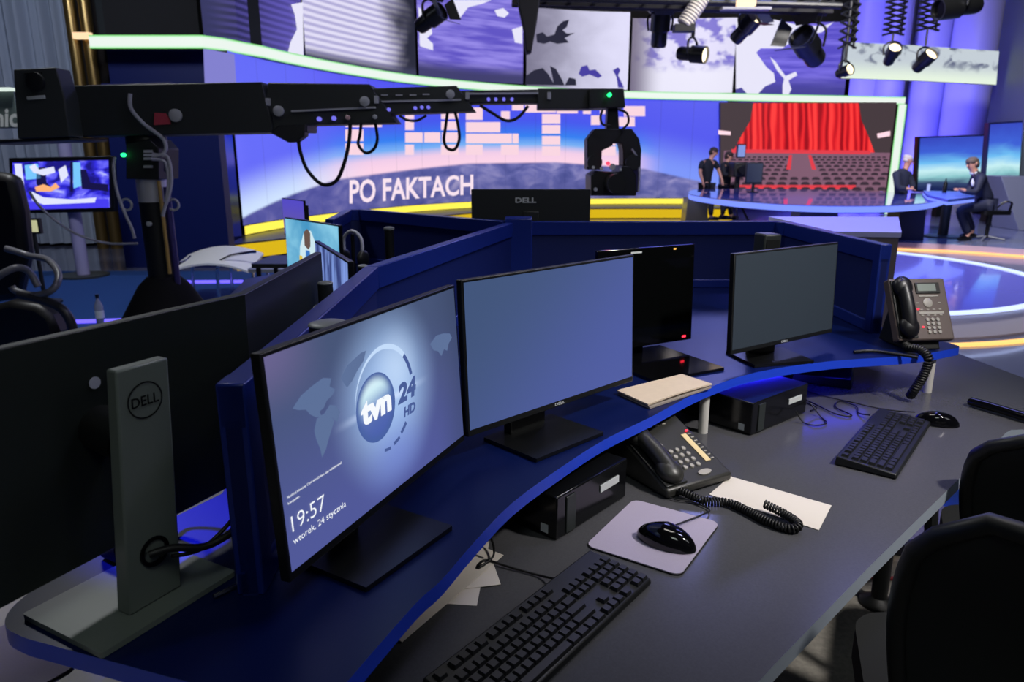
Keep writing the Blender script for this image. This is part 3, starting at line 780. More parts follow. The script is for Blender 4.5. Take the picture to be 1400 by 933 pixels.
def arc(cx, cy, r0, r1, a0, a1, mi, n=14, rin0=None, e=.0018):
    for i in range(n):
        A, B = R(a0 + (a1-a0) * i / n), R(a0 + (a1-a0) * (i+1) / n)
        f0, f1 = i / n, (i+1) / n
        ra, rb = (r0 + (rin0 - r0) * (1 - f0) if rin0 else r0), (r0 + (rin0 - r0) * (1 - f1) if rin0 else r0)
        m.poly([P(cx + ra*math.cos(A), cy + ra*math.sin(A), e), P(cx + r1*math.cos(A), cy + r1*math.sin(A), e), P(cx + r1*math.cos(B), cy + r1*math.sin(B), e), P(cx + rb*math.cos(B), cy + rb*math.sin(B), e)], mi)
arc(.263, .160, .0795, .0880, 82, 42, 3, 10); arc(.263, .160, .0800, .0880, 176, 82, 3, 22, rin0=.0875)
arc(.263, .160, .079, .0872, 42, 12, 2, 8)
arc(.263, .157, .073, .080, -47, -64, 2, 5); arc(.263, .157, .076, .082, -69, -84, 2, 5); arc(.263, .157, .079, .084, -91, -104, 2, 5)
def cont(pts): m.poly([P(x, y, .0012) for x, y in pts], 4)
cont([(.040, .216), (.060, .228), (.085, .234), (.110, .238), (.128, .232), (.122, .222), (.134, .214), (.127, .208), (.112, .204), (.104, .196), (.094, .194), (.097, .186), (.086, .188), (.074, .196), (.066, .206), (.052, .210)])
cont([(.150, .226), (.168, .240), (.205, .250), (.219, .250), (.210, .236), (.192, .226), (.176, .214), (.162, .208), (.156, .216)])
cont([(.086, .186), (.100, .188), (.116, .180), (.124, .170), (.116, .160), (.108, .150), (.098, .136), (.088, .128), (.086, .142), (.080, .158), (.078, .172)])
cont([(.100, .186), (.118, .196), (.132, .190), (.140, .178), (.130, .166), (.120, .176)])
cont([(.419, .212), (.444, .222), (.470, .220), (.497, .214), (.505, .204), (.490, .196), (.482, .184), (.470, .190), (.458, .180), (.446, .192), (.430, .198)])
finish(t, c)
# --- blank blue-grey lit monitor
g = NG('blank_screen')
BLANK = g.out(g.mix(g.lin(g.sub(g.mul(g.u, .9), g.v), -.25, .42), S(64, 84, 122), S(76, 90, 160)), 1.0)
t, c = monitor('monitor with a plain lit blue-grey screen beside the lock-screen monitor', .538, .315, (.098, 1.530), 1.255, R(43.7), R(2.4), (.070, 1.467), R(43.7), .212, .16, BLANK, ('flat', .11, .06), logo='DELL', basem=SATIN)
finish(t, c)
# --- black narrow monitor behind it
OFF = mat('screen_off_gloss', (6, 7, 7), .12)
t, c = monitor('glossy black switched-off monitor half hidden behind the plain blue-grey one', .36, .30, (.405, 2.13), 1.222, R(28), R(2), (.43, 2.05), R(28), .26, .29, OFF, ('flat', .09, .133), body=GLOSS, chin=.02, neck_top=1.05)
m, P = c['s'], c['P']; c['mats'] += [LED_R, LABELM, emis('amber_glow', (255, 190, 90), 2)]
m.poly([P(.315, -.010), P(.330, -.010), P(.330, -.004), P(.315, -.004)], 1)
m.poly([P(.10, -.012), P(.122, -.012), P(.122, -.008), P(.10, -.008)], 2)
m.poly([P(.11, .270), P(.150, .270), P(.150, .265), P(.11, .265)], 2)
m.poly([P(.27, .272), P(.28, .272), P(.28, .268), P(.27, .268)], 3)
finish(t, c)
# --- dark grey matte monitor on the right
OFFM = mat('screen_off_matte', (50, 60, 70), .5, spec=.5)
t, c = monitor('dark grey switched-off monitor standing in front of the right partition', .495, .29, (.823, 2.125), 1.222, R(34), R(2.5), (.785, 2.11), R(14), .20, .16, OFFM, ('flat', .09, .05), logo='DELL', basem=SATIN)
finish(t, c)
# --- left workstation: monitors turned away
ONB = emis('lit_screen_blue', (150, 152, 190), 0.22)
t, c = monitor('monitor seen from behind in the left foreground on a tall flat stand', .538, .315, (-.556, .902), 1.268, R(65.5 + 180), R(2), (-.527, .882), R(62 + 180), .205, .168, ONB, ('none', .08, .03), body=mat('monitor_back', (32, 38, 35), .45), basem=mat('stand_grey', (112, 120, 114), .36), logo=None, bulge=False)
finish(t, c)
STG = mat('stand_grey', (112, 120, 114), .36)
# local frame: +y points towards the camera side
n = MB(); n.hexa([(-.040, .022, .009), (.040, .022, .009), (.040, .048, .009), (-.040, .048, .009)], [(-.048, .048, .345), (.024, .048, .345), (.024, .068, .345), (-.048, .068, .345)])
nk = n.build('stand_neck', STG, t, bevel=.003)
MB().prism(rrect(-.1025, -.084, .1025, .084, .004), .001, .009).build('base', STG, t, bevel=.0015)
def ringm(cx, cz, r0, r1, y0, mi=0, n=32):
    m = MB(); vs = []; 
    for k in range(n):
        a = 2*math.pi*k/n; vs += [(cx + r0*math.cos(a), y0, cz + r0*math.sin(a)), (cx + r1*math.cos(a), y0, cz + r1*math.sin(a))]
    m.add(vs, [(2*k, (2*k+2) % (2*n), (2*k+3) % (2*n), 2*k+1) for k in range(n)], mi); return m
yl = .0512
m = ringm(-.010, .298, .0225, .0245, yl)
m.text('DELL', (.009, yl, .291), (-1, 0, 0), (0, 0, 1), .038, .0135, 0, None, .015)
for i in range(len(m.v)): m.v[i].y = .0492 + (m.v[i].z - .009) / .336 * .020
m.build('logo', LOGO_D, nk, smooth=0)['label'] = 'dark ring logo reading DELL'
MB().lathe([(.021, 0), (.021, .004), (.016, .004), (.015, -.002)], 24, 0, Matrix.Translation((-.003, .0515, .085)) @ Matrix.Rotation(R(-90), 4, 'X')).build('cable_ring', GLOSS, nk)
MB().tube([(0, .036, .24), (0, -.03, .25), (0, -.10, .24)], .03, 14).build('mount_arm', BLACK, t)
inv = Matrix.Rotation(-R(62 + 180), 4, 'Z') @ Matrix.Translation((.527, -.882, -ZS))
BM = inv @ Matrix.Translation((-.556, .902, 1.268)) @ Matrix.Rotation(R(65.5 + 180), 4, 'Z') @ Matrix.Rotation(-R(2), 4, 'X')
mb = MB(); mb.lathe([(.008, 0), (.008, .001)], 20, 0, BM @ Matrix.Translation((.004, .0170, -.072)) @ Matrix.Rotation(R(-90), 4, 'X')); mb.build('round_sticker', mat('sticker', (176, 178, 196), .6), t)
MB().box((-.030, .018, -.068), (.026, .002, .012), 0, BM).build('label_sticker', LABELM, t)
# second, seen from behind
DB = mat('monitor_back_dark', (40, 44, 48), .38)
t, c = monitor('second monitor seen from behind in the left row, beside the blue partition', .545, .315, (-.460, 1.424), 1.264, R(91.5 + 180), R(1), (-.4845, 1.60), R(91.5 + 180), .2, .12, ONB, ('round', .034, .062), body=DB, bulge=False, neck_top=1.205)
MB().box((-.02, .0005, 0), (.03, .001, .012)).build('sticker', LABELM, t, loc=(0.06, .0448, .27))
finish(t, c)
g = NG('screen_reflection_glow')
nz = g.noise(6.0, 4, 3, 1, .5)
REFL = g.out(g.mix(g.lin(nz, .35, .7), S(52, 64, 120), S(130, 158, 226)), 1.0)  # blue reflections on the screen drawn as emitted colour
t, c = monitor('third monitor of the left row, its screen with painted blue reflections turned to the left', .537, .315, (-.541, 2.125), 1.215, R(-66), R(1), (-.50, 2.15), R(-66), .2, .14, REFL, ('round', .03, .05), body=SATIN, bulge=False, neck_top=1.16)
finish(t, c)
g = NG('turquoise_screen')
TURQ = g.out(g.mix(g.lin(g.noise(5.0, 4, 1, 1, .4), .3, .7), S(70, 150, 196), S(140, 206, 232)), 1.0)
t, c = monitor('monitor with a turquoise picture of a figure, facing left behind the near rows', .54, .315, (-.875, 3.135), 1.215, R(-50), R(1), (-.84, 3.18), R(-50), .2, .15, TURQ, ('flat', .07, .05), body=SATIN, bulge=False)
m, P = c['s'], c['P']; c['mats'] += [emis('picture_white', (206, 232, 240)), emis('picture_brown', (104, 84, 76)), emis('picture_yellow', (226, 196, 60)), emis('picture_blue', (60, 120, 196))]
def pp(pts, mi, e): m.poly([P(x, y, e) for x, y in pts], mi)
pp([(.13, .05), (.15, .18), (.20, .25), (.27, .26), (.32, .20), (.33, .12), (.30, .06)], 1, .001)
pp([(.20, .19), (.20, .25), (.235, .265), (.265, .25), (.26, .19), (.235, .175)], 2, .0016)
pp([(.13, .02), (.14, .14), (.17, .14), (.19, .02)], 3, .0018)
pp([(.19, .05), (.21, .17), (.25, .17), (.27, .05)], 4, .0014)
finish(t, c)
# small violet monitor further back and its table
t = thing('desk', 'small dark side table carrying the violet monitor beyond the turquoise one', 'table', (-1.75, 5.35, 0)); 
t['label'] = 'small dark side table carrying the violet monitor beyond the turquoise one'; t.name = 'side_table'
MB().prism(rrect(-.13, -.22, .3, .25, .02), .71, .74).build('tabletop', DGREY, t)
for sx in (-.09, .26):
    for sy in (-.18, .2): MB().tube([(sx, sy, 0), (sx, sy, .712)], .018, 10).build('leg', BLACK, t)
g = NG('violet_screen')
VIO = g.out(g.mix(g.lin(g.v, .05, .28), S(96, 84, 170), S(82, 72, 196)), 1.0)
p0 = Yp(385, 270, 5.5); p1 = Yp(415, 275, 5.15)
yw = math.atan2(p1.y - p0.y, p1.x - p0.x); cc = (p0 + p1) / 2; ln = math.hypot(p1.x - p0.x, p1.y - p0.y)
t, c = monitor('small monitor with a violet screen behind the turquoise one', ln, .28, (cc.x, cc.y), cc.z, yw, 0, (cc.x + .03, cc.y + .06), yw, .2, .15, VIO, ('flat', .05, .05), body=SATIN, bulge=False, zbase=.742)
m, P = c['s'], c['P']; c['mats'] += [TXW]
for x, y in ((.10, .06), (.13, .09), (.2, .05), (.23, .08)): m.poly([P(x, y), P(x + .02, y), P(x + .02, y + .02), P(x, y + .02)], 1)
finish(t, c)
# wide monitor seen from behind over the centre post
t, c = monitor('wide black monitor seen from behind above the centre post', .60, .36, (.095, 3.70), 1.327, R(180), R(1), (.095, 3.72), R(180), .25, .2, OFF, ('flat', .08, .075), body=mat('monitor_back_wide', (34, 37, 38), .5), thick=.03, bulge=False, neck_top=1.22)
MB().text('DELL', (.078, .0515, .375), (-1, 0, 0), (0, 0, 1), .105, .026, 0, None, .03).build('logo', LOGO_S, t, smooth=0)
finish(t, c)

# ================================================================== THINGS ON THE DESK
def lathe_y(prof, c, mi=0): return MB().lathe(prof, 24, mi, Matrix.Translation(c) @ Matrix.Rotation(R(-90), 4, 'X'))
# --- keyboards
def keyboard(label, loc, rz, w=.445, d=.145):
    t = thing('keyboard', label, 'keyboard', loc, rz)
    Mx = Matrix.Identity(4)
    MB().hexa([(-w/2, -d/2, .002), (w/2, -d/2, .002), (w/2, d/2, .002), (-w/2, d/2, .002)], [(-w/2+.002, -d/2+.002, .014), (w/2-.002, -d/2+.002, .014), (w/2-.002, d/2-.002, .024), (-w/2+.002, d/2-.002, .024)]).build('body', BLACK, t, bevel=.003)
    sl = math.atan2(.010, d)
    u = .0190
    me = {}
    def key(cx, cy, kw=1.0, kh=1.0):
        k = (kw, kh)
        if k not in me:
            a, b = kw*u/2 - .001, kh*u/2 - .001
            me[k] = MB().hexa([(-a, -b, 0), (a, -b, 0), (a, b, 0), (-a, b, 0)], [(-a+.002, -b+.002, .006), (a-.002, -b+.002, .006), (a-.002, b-.003, .006), (-a+.002, b-.003, .006)]).mesh('key', KEYM, 30)
        z = .0143 + (cy + d/2) * .010 / d
        inst(me[k], 'key', t, (cx, cy, z), (sl, 0, 0))
    X0 = -w/2 + .012; Y0 = d/2 - .018
    x = X0 + u/2
    for k in range(13): key(x + (k + (k > 0) * .6 + (k > 4) * .4 + (k > 8) * .4) * u * 1.02, Y0)
    rows = ([1]*13 + [2], [1.5] + [1]*12 + [1.5], [1.75] + [1]*11 + [2.25], [2.25] + [1]*10 + [2.75], [1.25]*3 + [6.25] + [1.25]*4)
    for r, row in enumerate(rows):
        x = X0; y = Y0 - (r + 1.25) * u
        for kw in row: key(x + kw*u/2, y, kw); x += kw*u
    xb = X0 + 15.25 * u
    for r in (0, 1):
        for c in range(3): key(xb + (c + .5) * u, Y0 - (r + 1.25) * u)
    key(xb + 1.5*u, Y0 - 4.25*u)
    for c in range(3): key(xb + (c + .5)*u, Y0 - 5.25*u)
    xn = xb + 3.25 * u
    for r in range(5):
        for c in range(4):
            if xn + (c + 1) * u < w/2 - .004 and not (r == 4 and c == 1): key(xn + (c + .5)*u, Y0 - (r + 1.25)*u)
    return t
a = math.atan2(.365, .286)
keyboard('black keyboard in the lower middle, next to the mouse pad', (.060, 1.0, ZD), R(51.5), .445, .132)
keyboard('black keyboard lying by the right edge of the desk with a mouse behind it', (.998, 1.785, ZD), R(51.5), .46, .14)
# --- mouse pads and mice
def pad(label, loc, rz, w, d, r=.018):
    t = thing('mouse_pad', label, 'mouse pad', loc, rz)
    MB().prism(rrect(-w/2, -d/2, w/2, d/2, r), .0005, .003).build('rubber_base', PADE, t)
    MB().prism(rrect(-w/2+.001, -d/2+.001, w/2-.001, d/2-.001, r), .003, .0046).build('cloth_top', PADM, t)
pad('lilac mouse pad with a black mouse on it', (.288, 1.306, ZD), R(-33), .195, .235)
pad('lilac grey mouse pad on the pale desk at the bottom left', (-.80, .87, ZD), R(-33), .20, .25)
def mouse(label, loc, rz, col, s=1.0):
    t = thing('computer_mouse', label, 'mouse', loc, rz)
    m = MB(); n, k = 22, 9
    vs = []; fs = []
    for j in range(k + 1):
        f = j / k; h = .036 * math.sin(f * math.pi / 2) * s; q = math.cos(f * math.pi / 2) ** .55 if f < 1 else 0.0
        for i in range(n):
            a = 2*math.pi*i/n; y = math.sin(a); x = math.cos(a)
            wy = .058 * s * y * q + (.006 * f); wx = .031 * s * x * q * (1 - .16 * y * y + .10 * (y < 0) * abs(y))
            hh = h * (1 - .18 * max(0, -y * q) - .30 * max(0, y * q))
            vs.append((wx, wy, hh + .002))
    for j in range(k):
        for i in range(n): fs.append((j*n+i, j*n+(i+1) % n, (j+1)*n+(i+1) % n, (j+1)*n+i))
    fs.append(tuple(reversed(range(n))))
    m.add(vs, fs).build('shell', col, t, smooth=60)
    MB().tube([(.0, .028 * s, .031 * s), (.0, .043 * s, .0235 * s)], .0035, 10).build('scroll_wheel', DGREY, t)
    return t
mouse('glossy black mouse lying on the lilac mouse pad', (.303, 1.268, ZD + .0046), R(57), GLOSS, 1.05)
mouse('black mouse behind the right keyboard', (1.217, 1.932, ZD), R(70), GLOSS)
def cable(label, pts, r, m=RUBBER, name='cable', n=8):
    o = MB().tube(smooth_path(pts, n), r, 8).build(name, m, None, smooth=80); tag(o, label, 'cable'); return o
zc = ZD + .005
cable('thin black mouse cable running from the mouse pad towards the black phone', [(.333, 1.318, zc + .012), (.36, 1.345, zc+.006), (.40, 1.375, zc+.004), (.425, 1.405, zc), (.40, 1.44, zc), (.36, 1.455, zc), (.32, 1.50, zc)], .0018)
cable('thin black keyboard cable crossing the desk beside the loose papers', [(.075, 1.125, zc + .012), (.05, 1.155, zc), (-.0, 1.18, zc), (-.05, 1.20, zc + .004), (-.06, 1.175, zc+.005), (-.035, 1.205, zc+.01), (-.04, 1.25, zc+.02), (-.055, 1.275, zc + .03)], .0022)
cable('black keyboard cable curling behind the right keyboard', [(1.04, 1.965, zc+.01), (1.03, 2.01, zc), (1.05, 2.07, zc), (1.02, 2.115, zc), (.985, 2.06, zc), (1.0, 1.99, zc), (.96, 2.0, zc), (.93, 2.1, zc), (.88, 2.25, zc)], .0022)
cable('black mouse cable looping from the mouse towards the small dark box', [(1.185, 1.99, zc+.01), (1.15, 2.03, zc), (1.10, 2.06, zc), (1.06, 2.10, zc), (1.0, 2.16, zc), (.93, 2.26, zc)], .002)
cable('black cable looping at the front of the small black computer under the shelf', [(.885, 2.02, zc+.03), (.905, 1.985, zc), (.90, 1.93, zc), (.86, 1.91, zc), (.835, 1.935, zc), (.815, 1.945, zc + .03)], .002)
cable('second black cable looping beside the small black computer', [(.86, 2.10, zc+.02), (.91, 2.10, zc), (.925, 2.06, zc), (.895, 2.03, zc)], .0025)

# --- small computers under the shelf
def pc(label, loc, rz, w, d, h):
    t = thing('desktop_computer', label, 'computer', loc, rz)
    MB().box((0, 0, h/2 + .003), (w, d, h)).build('case', mat('computer_black', (15, 16, 18), .16), t, bevel=.003)
    MB().box((-w/2 + .045, -d/2 - .001, h/2), (.03, .004, h * .86)).build('front_vent', DGREY, t, bevel=.001)
    MB().box((w/2 - .07, -d/2 - .001, h * .64), (.07, .003, .016)).build('label', LABELM, t)
    MB().box((-w/2 - .0005, -d/2 + .03, .02), (.002, .018, .018)).build('round_label', LABELM, t)
    for sx in (-1, 1):
        for sy in (-1, 1): MB().lathe([(.008, 0), (.008, .004)], 10).build('foot', RUBBER, t, loc=(sx * (w/2 - .02), sy * (d/2 - .02), 0))
    return t
pc('small black computer under the shelf edge beside the lilac mouse pad', (.10, 1.44, ZD), R(49), .255, .19, .092)
pc('small black computer with a blue gleam on top under the shelf below the grey monitor', (.69, 2.02, ZD), R(39.5), .29, .235, .092)
t = thing('docking_box', 'small dark box under the right end of the shelf behind the computer', 'box', (1.06, 2.34, ZD), R(-28))
MB().hexa([(-.095, -.06, .001), (.095, -.06, .001), (.095, .06, .001), (-.095, .06, .001)], [(-.09, -.05, .032), (.09, -.05, .032), (.09, .055, .05), (-.09, .055, .05)]).build('case', SATIN, t, bevel=.004)
MB().lathe([(.009, 0), (.009, .003)], 16).build('button', DGREY, t, loc=(-.03, -.02, .0375))

# --- phones
def phone(name, label, loc, rz, w, L, tilt, body, kind):
    t = thing(name, label, 'phone', loc, rz)
    ct, sn = math.cos(tilt), math.sin(tilt)
    z0 = .022 if kind == 'office' else .036
    def F(a, b, c=0.0): return Vector((a, b * ct - c * sn, z0 + b * sn + c * ct))     # on the sloping face
    FM = Matrix(((1, 0, 0, 0), (0, ct, -sn, 0), (0, sn, ct, z0), (0, 0, 0, 1)))
    top = F(0, L)
    m = MB(); hw = w / 2
    prof = [(0, .003), (0, z0), (top.y, top.z), (top.y + .018, top.z - .006), (top.y + .022 if kind == 'desk' else top.y * .96 + .05, .003)]
    vs = [(-hw, y, z) for y, z in prof] + [(hw, y, z) for y, z in prof]; k = len(prof)
    m.add(vs, [tuple(range(k)), tuple(reversed(range(k, 2*k)))] + [(i, k+i, k+(i+1) % k, (i+1) % k) for i in range(k)])
    if kind != 'office':
        m = MB().box((0, L/2, -.016), (w, L, .034), 0, FM)
        MB().hexa([(-w*.3, .01, .002), (w*.3, .01, .002), (w*.3, top.y + .07, .002), (-w*.3, top.y + .07, .002)], [(-w*.3, top.y*.7, top.z*.62), (w*.3, top.y*.7, top.z*.62), (w*.3, top.y + .03, top.z*.62), (-w*.3, top.y + .03, top.z*.62)]).build('stand', BLACK, t, bevel=.004)
    m.build('body', body, t, bevel=.006, segs=3)
    # handset: lies along the left of the face
    hx = -hw + .034; a0, a1 = .02, L * (.80 if kind == 'office' else .95)
    pth = [F(hx, a0 + .01, .012), F(hx, a0 + .03, .017), F(hx, a0 + .06, .021), F(hx, (a0 + a1) / 2, .022), F(hx, a1 - .06, .021), F(hx, a1 - .03, .017), F(hx, a1 - .01, .012)]
    h = MB().tube(smooth_path(pth, 4), .021, 14)
    for b in (a0 + .022, a1 - .022): h.ell((0, 0, 0), (.031, .036, .022), 18, 10, 0, Matrix.Translation(F(hx, b, .014)) @ Matrix.Rotation(tilt, 4, 'X'))
    h.build('handset', PHONEK if kind == 'office' else mat('handset_black', (20, 20, 24), .38), t, smooth=60)
    MB().box((hx, L/2, .002), (.062, L * .93, .006), 0, FM).build('handset_cradle', BLACK, t, bevel=.002)
    bm = MB().box((0, 0, .002), (.0125, .0085, .005)).mesh('button', BTN, 30)
    rm = MB().lathe([(.0062, 0), (.0062, .003), (.005, .0045)], 14).mesh('button', BTN, 40)
    sm = MB().box((0, 0, .001), (.009, .003, .003)).mesh('button', BTN, 30)
    rot = (tilt, 0, 0)
    if kind == 'office':
        for r in range(4):
            for c in range(3): inst(rm, 'button', t, F(-.008 + c * .020, .048 + r * .0185), rot)
        for r in range(3): inst(rm, 'button', t, F(-.030, .092 + r * .0), rot) if r == 0 else None
        inst(rm, 'button', t, F(-.020, .128), rot)
        for c in range(5): inst(sm, 'button', t, F(-.035 + c * .022, L - .022), rot)
        for c in range(4): inst(sm, 'button', t, F(-.024 + c * .022, L - .042), rot)
        for r in range(8): inst(sm, 'button', t, F(hw - .016, .055 + r * .0125), rot)
        MB().box((hw - .033, .098, .001), (.016, .096, .003), 0, FM).build('name_strip', CREAM, t)
        MB().lathe([(.001, 0), (.001, .001)], 8).build('led', LED_R, t, loc=F(hw - .016, .154, .004))
        MB().box((0, 0, 0), (.007, .004, .003)).build('led', LED_R, t, loc=F(hw - .016, .154, .003))
        MB().lathe([(1, 0), (1, .0035)], 24, 0, FM @ Matrix.Translation((.030, .022, 0)) @ Matrix.Diagonal((.020, .008, 1, 1))).build('nameplate', BTN, t)
    else:
        MB().box((.030, L - .034, .0015), (.082, .036, .006), 0, FM).build('display_bezel', BLACK, t, bevel=.001)
        MB().box((.026, L - .033, .0045), (.062, .024, .002), 0, FM).build('display', LCD, t)
        MB().box((.030, L - .060, .001), (.066, .005, .003), 0, FM).build('soft_key_row', BTN, t)
        MB().lathe([(.0155, 0), (.0155, .003), (.012, .0045)], 24, 0, FM @ Matrix.Translation((.023, L - .083, 0))).build('navigation_disc', BTN, t)
        MB().box((.030, L - .116, .001), (.084, .008, .003), 0, FM).build('key_strip', BTN, t)
        for c in range(4):
            for dy in (-.105, -.124): inst(sm, 'button', t, F(-.002 + c * .021, L + dy), rot)
        for c in (-.012, .062): inst(sm, 'button', t, F(c, L - .083), rot)
        for r in range(4):
            for c in range(3): inst(rm, 'button', t, F(.012 + c * .0175, .026 + r * .0135), rot)
        for x, y in ((-.013, L - .103), (-.007, .043)): MB().ell((0, 0, 0), (.0035, .0035, .0025), 12, 8).build('led', LED_R, t, loc=F(x, y, .002))
    return t
phone('desk_phone', 'black office phone with a cream name strip, half under the shelf edge', (.432, 1.508, ZD), R(30), .20, .235, R(22), PHONEK, 'office')
phone('desk_phone', 'taupe brown desk phone standing upright on the right end of the blue shelf', (1.312, 2.195, ZS), R(6), .190, .205, R(63), PHONEM, 'desk')
def coil(label, pts, r, wire, turns, m=RUBBER):
    P = smooth_path(pts, 24); L = [0]
    for i in range(len(P) - 1): L.append(L[-1] + (P[i+1] - P[i]).length)
    out = []; N = turns * 9
    for k in range(N + 1):
        s = L[-1] * k / N; i = max(j for j in range(len(L)) if L[j] <= s + 1e-9); i = min(i, len(P) - 2)
        f = (s - L[i]) / max(1e-9, L[i+1] - L[i]); p = P[i].lerp(P[i+1], f); tt = (P[i+1] - P[i]).normalized()
        u = tt.cross(Vector((0.13, .2, 1))).normalized(); w = tt.cross(u); a = 2*math.pi*k/9
        out.append(p + (u * math.cos(a) + w * math.sin(a)) * r)
    o = MB().tube(out, wire, 6).build('phone_cord', m, None, smooth=80); tag(o, label, 'cord'); return o
zz = ZD + .010
coil('coiled black cord in front of the black office phone', [(.375, 1.475, zz + .008), (.42, 1.44, zz), (.47, 1.43, zz), (.50, 1.395, zz), (.53, 1.345, zz), (.565, 1.315, zz), (.585, 1.325, zz+.004), (.575, 1.365, zz + .004), (.54, 1.40, zz + .012)], .0075, .0026, 60)
zq = ZS + .012
coil('coiled black cord hanging from the brown phone over the shelf edge', [(1.245, 2.212, zq + .012), (1.245, 2.175, zq + .006), (1.262, 2.14, zq + .008), (1.270, 2.105, zq - .01), (1.264, 2.10, zq - .05), (1.252, 2.105, zq - .09), (1.245, 2.11, ZD + .045), (1.245, 2.13, ZD + .016)], .0105, .0042, 34)
o = MB().tube(smooth_path([(1.07, 2.165, ZS + .006), (1.14, 2.17, ZS + .007), (1.235, 2.10, ZS + .006)], 6), .005, 10).build('pen', BLACK, None); tag(o, 'dark pen lying on the blue shelf left of the brown phone', 'pen')

# --- papers and pads
def sheet(name, label, cat, pts, z, t, m, mats=None, lines=None, bend=None):
    c = sum((Vector((x, y, 0)) for x, y in pts), Vector()) / len(pts)
    q = [(x - c.x, y - c.y) for x, y in pts]
    mb = MB(); n = 8
    if len(q) == 4 and bend:
        A, B, C, D = [Vector((x, y, 0)) for x, y in q]
        top = []; 
        for j in range(n + 1):
            for i in range(n + 1):
                p = A.lerp(B, i/n).lerp(D.lerp(C, i/n), j/n); p.z = bend(i/n, j/n); top.append(p)
        k = (n+1)*(n+1); vs = [p + Vector((0, 0, t)) for p in top] + top
        fs = []
        for j in range(n):
            for i in range(n):
                a = j*(n+1)+i; fs += [(a, a+1, a+n+2, a+n+1), (k+a+n+1, k+a+n+2, k+a+1, k+a)]
        for i in range(n):
            a = i; fs.append((a+1, a, k+a, k+a+1)); a = n*(n+1)+i; fs.append((a, a+1, k+a+1, k+a))
            a = i*(n+1); fs.append((a, a+n+1, k+a+n+1, k+a)); a = i*(n+1)+n; fs.append((a+n+1, a, k+a, k+a+n+1))
        mb.add(vs, fs)
    else: mb.prism(q, 0, t)
    if lines:
        A, B, C, D = [Vector((x, y, 0)) for x, y in q]
        for k in range(lines[0]):
            v = lines[1] + (lines[2] - lines[1]) * k / lines[0]; w = lines[3] + random.random() * (lines[4] - lines[3])
            P = [A.lerp(B, .08).lerp(D.lerp(C, .08), v), A.lerp(B, w).lerp(D.lerp(C, w), v), A.lerp(B, w).lerp(D.lerp(C, w), v + .018), A.lerp(B, .08).lerp(D.lerp(C, .08), v + .018)]
            mb.poly([p + Vector((0, 0, t + .0006)) for p in P], 1)
    o = mb.build(name, [m, INK], None, loc=(c.x, c.y, z), smooth=30); tag(o, label, cat); return o
sheet('paper_sheet', 'white sheet of paper sticking out in front of the black phone', 'paper', [(.446, 1.485), (.628, 1.325), (.700, 1.432), (.522, 1.580)], ZD + .0008, .001, PAPER)
t = thing('notepad', 'cream notepad with a dark back on the blue shelf before the black monitor', 'notepad', (.40, 1.785, ZS))
def lp(x, y): return (x - .40, y - 1.785)
MB().prism([lp(.336, 1.652), lp(.530, 1.815), lp(.470, 1.905), lp(.275, 1.762)], .001, .006).build('back_board', mat('pad_back', (150, 140, 132), .7), t)
sh_ = sheet('pages', 'x', 'x', [(.332, 1.655), (.532, 1.818), (.472, 1.908), (.271, 1.765)], 0, .004, PAPERY, bend=lambda u, v: .0085 + .004 * math.sin(u * 3.1) * (1 - v))
for k in ('label', 'category'): del sh_[k]
sh_.parent = t; sh_.location = (sh_.location.x - .40, sh_.location.y - 1.785, 0)
sheet('paper_sheet', 'long printed sheet on top of the loose papers, half under the shelf edge', 'paper', [(-.342, 1.095), (-.172, .971), (-.016, 1.224), (-.186, 1.348)], ZD + .0042, .001, PAPER, lines=(16, .5, .97, .62, .93))
sheet('paper_sheet', 'white sheet lying lowest of the loose papers, one corner showing', 'paper', [(-.27, 1.09), (-.060, 1.07), (-.045, 1.28), (-.25, 1.295)], ZD + .0006, .001, PAPER)
sheet('paper_sheet', 'white sheet between the other loose papers, its corner beside the cable', 'paper', [(-.16, 1.10), (-.020, 1.13), (-.055, 1.29), (-.20, 1.26)], ZD + .0024, .001, PAPER)
# small things on the shelf
o = MB().tube([(-.414, .875, ZS + .005), (-.386, .908, ZS + .005)], .0035, 10).build('pen', STEEL, None); tag(o, 'silver pen on the blue shelf beside the flat monitor stand', 'pen')
cable('black cable running from the flat monitor stand to the partition post', [(-.478, .845, ZS + .088), (-.455, .862, ZS + .088), (-.425, .885, ZS + .076), (-.40, .91, ZS + .08), (-.392, .935, ZS + .085)], .0055)
cable('second thinner cable rising beside the cable at the flat monitor stand', [(-.455, .858, ZS + .078), (-.43, .89, ZS + .070), (-.405, .925, ZS + .088), (-.398, .96, ZS + .10)], .003)
t = thing('power_adapter', 'black power adapter and plugs behind the flat monitor stand on the left shelf', 'adapter', (-.585, 1.01, ZS), R(60))
MB().box((0, 0, .03), (.10, .05, .055)).build('case', SATIN, t, bevel=.006)
MB().box((-.02, -.0255, .035), (.014, .001, .014)).build('label', LABELM, t)
MB().tube(smooth_path([(.05, 0, .03), (.08, .02, .05), (.10, .0, .09), (.08, -.02, .13)], 6), .005, 8).build('lead', RUBBER, t)
t = thing('mounting_post', 'slim black post with a grey cap behind the middle partition', 'post', (-.52, 3.05, ZS))
MB().lathe([(.05, 0), (.05, .012), (.02, .014), (.02, .30)], 18).build('shaft', BLACK, t); MB().lathe([(.023, 0), (.023, .008), (.012, .012)], 18).build('cap', mat('cap_grey', (132, 136, 138), .4), t, loc=(0, 0, .301))
t = thing('speaker_box', 'small dark box whose top shows just above the dark grey monitor', 'speaker', (.93, 2.62, ZS), R(10))
MB().box((0, 0, .165), (.065, .08, .328)).build('cabinet', DGREY, t, bevel=.006)
MB().box((0, -.041, .17), (.052, .004, .28)).build('grille', BLACK, t)
t = thing('headset', 'pale curved headset band hanging at the edge of the turquoise monitor', 'headset', (-.66, 2.98, ZS), R(-30))
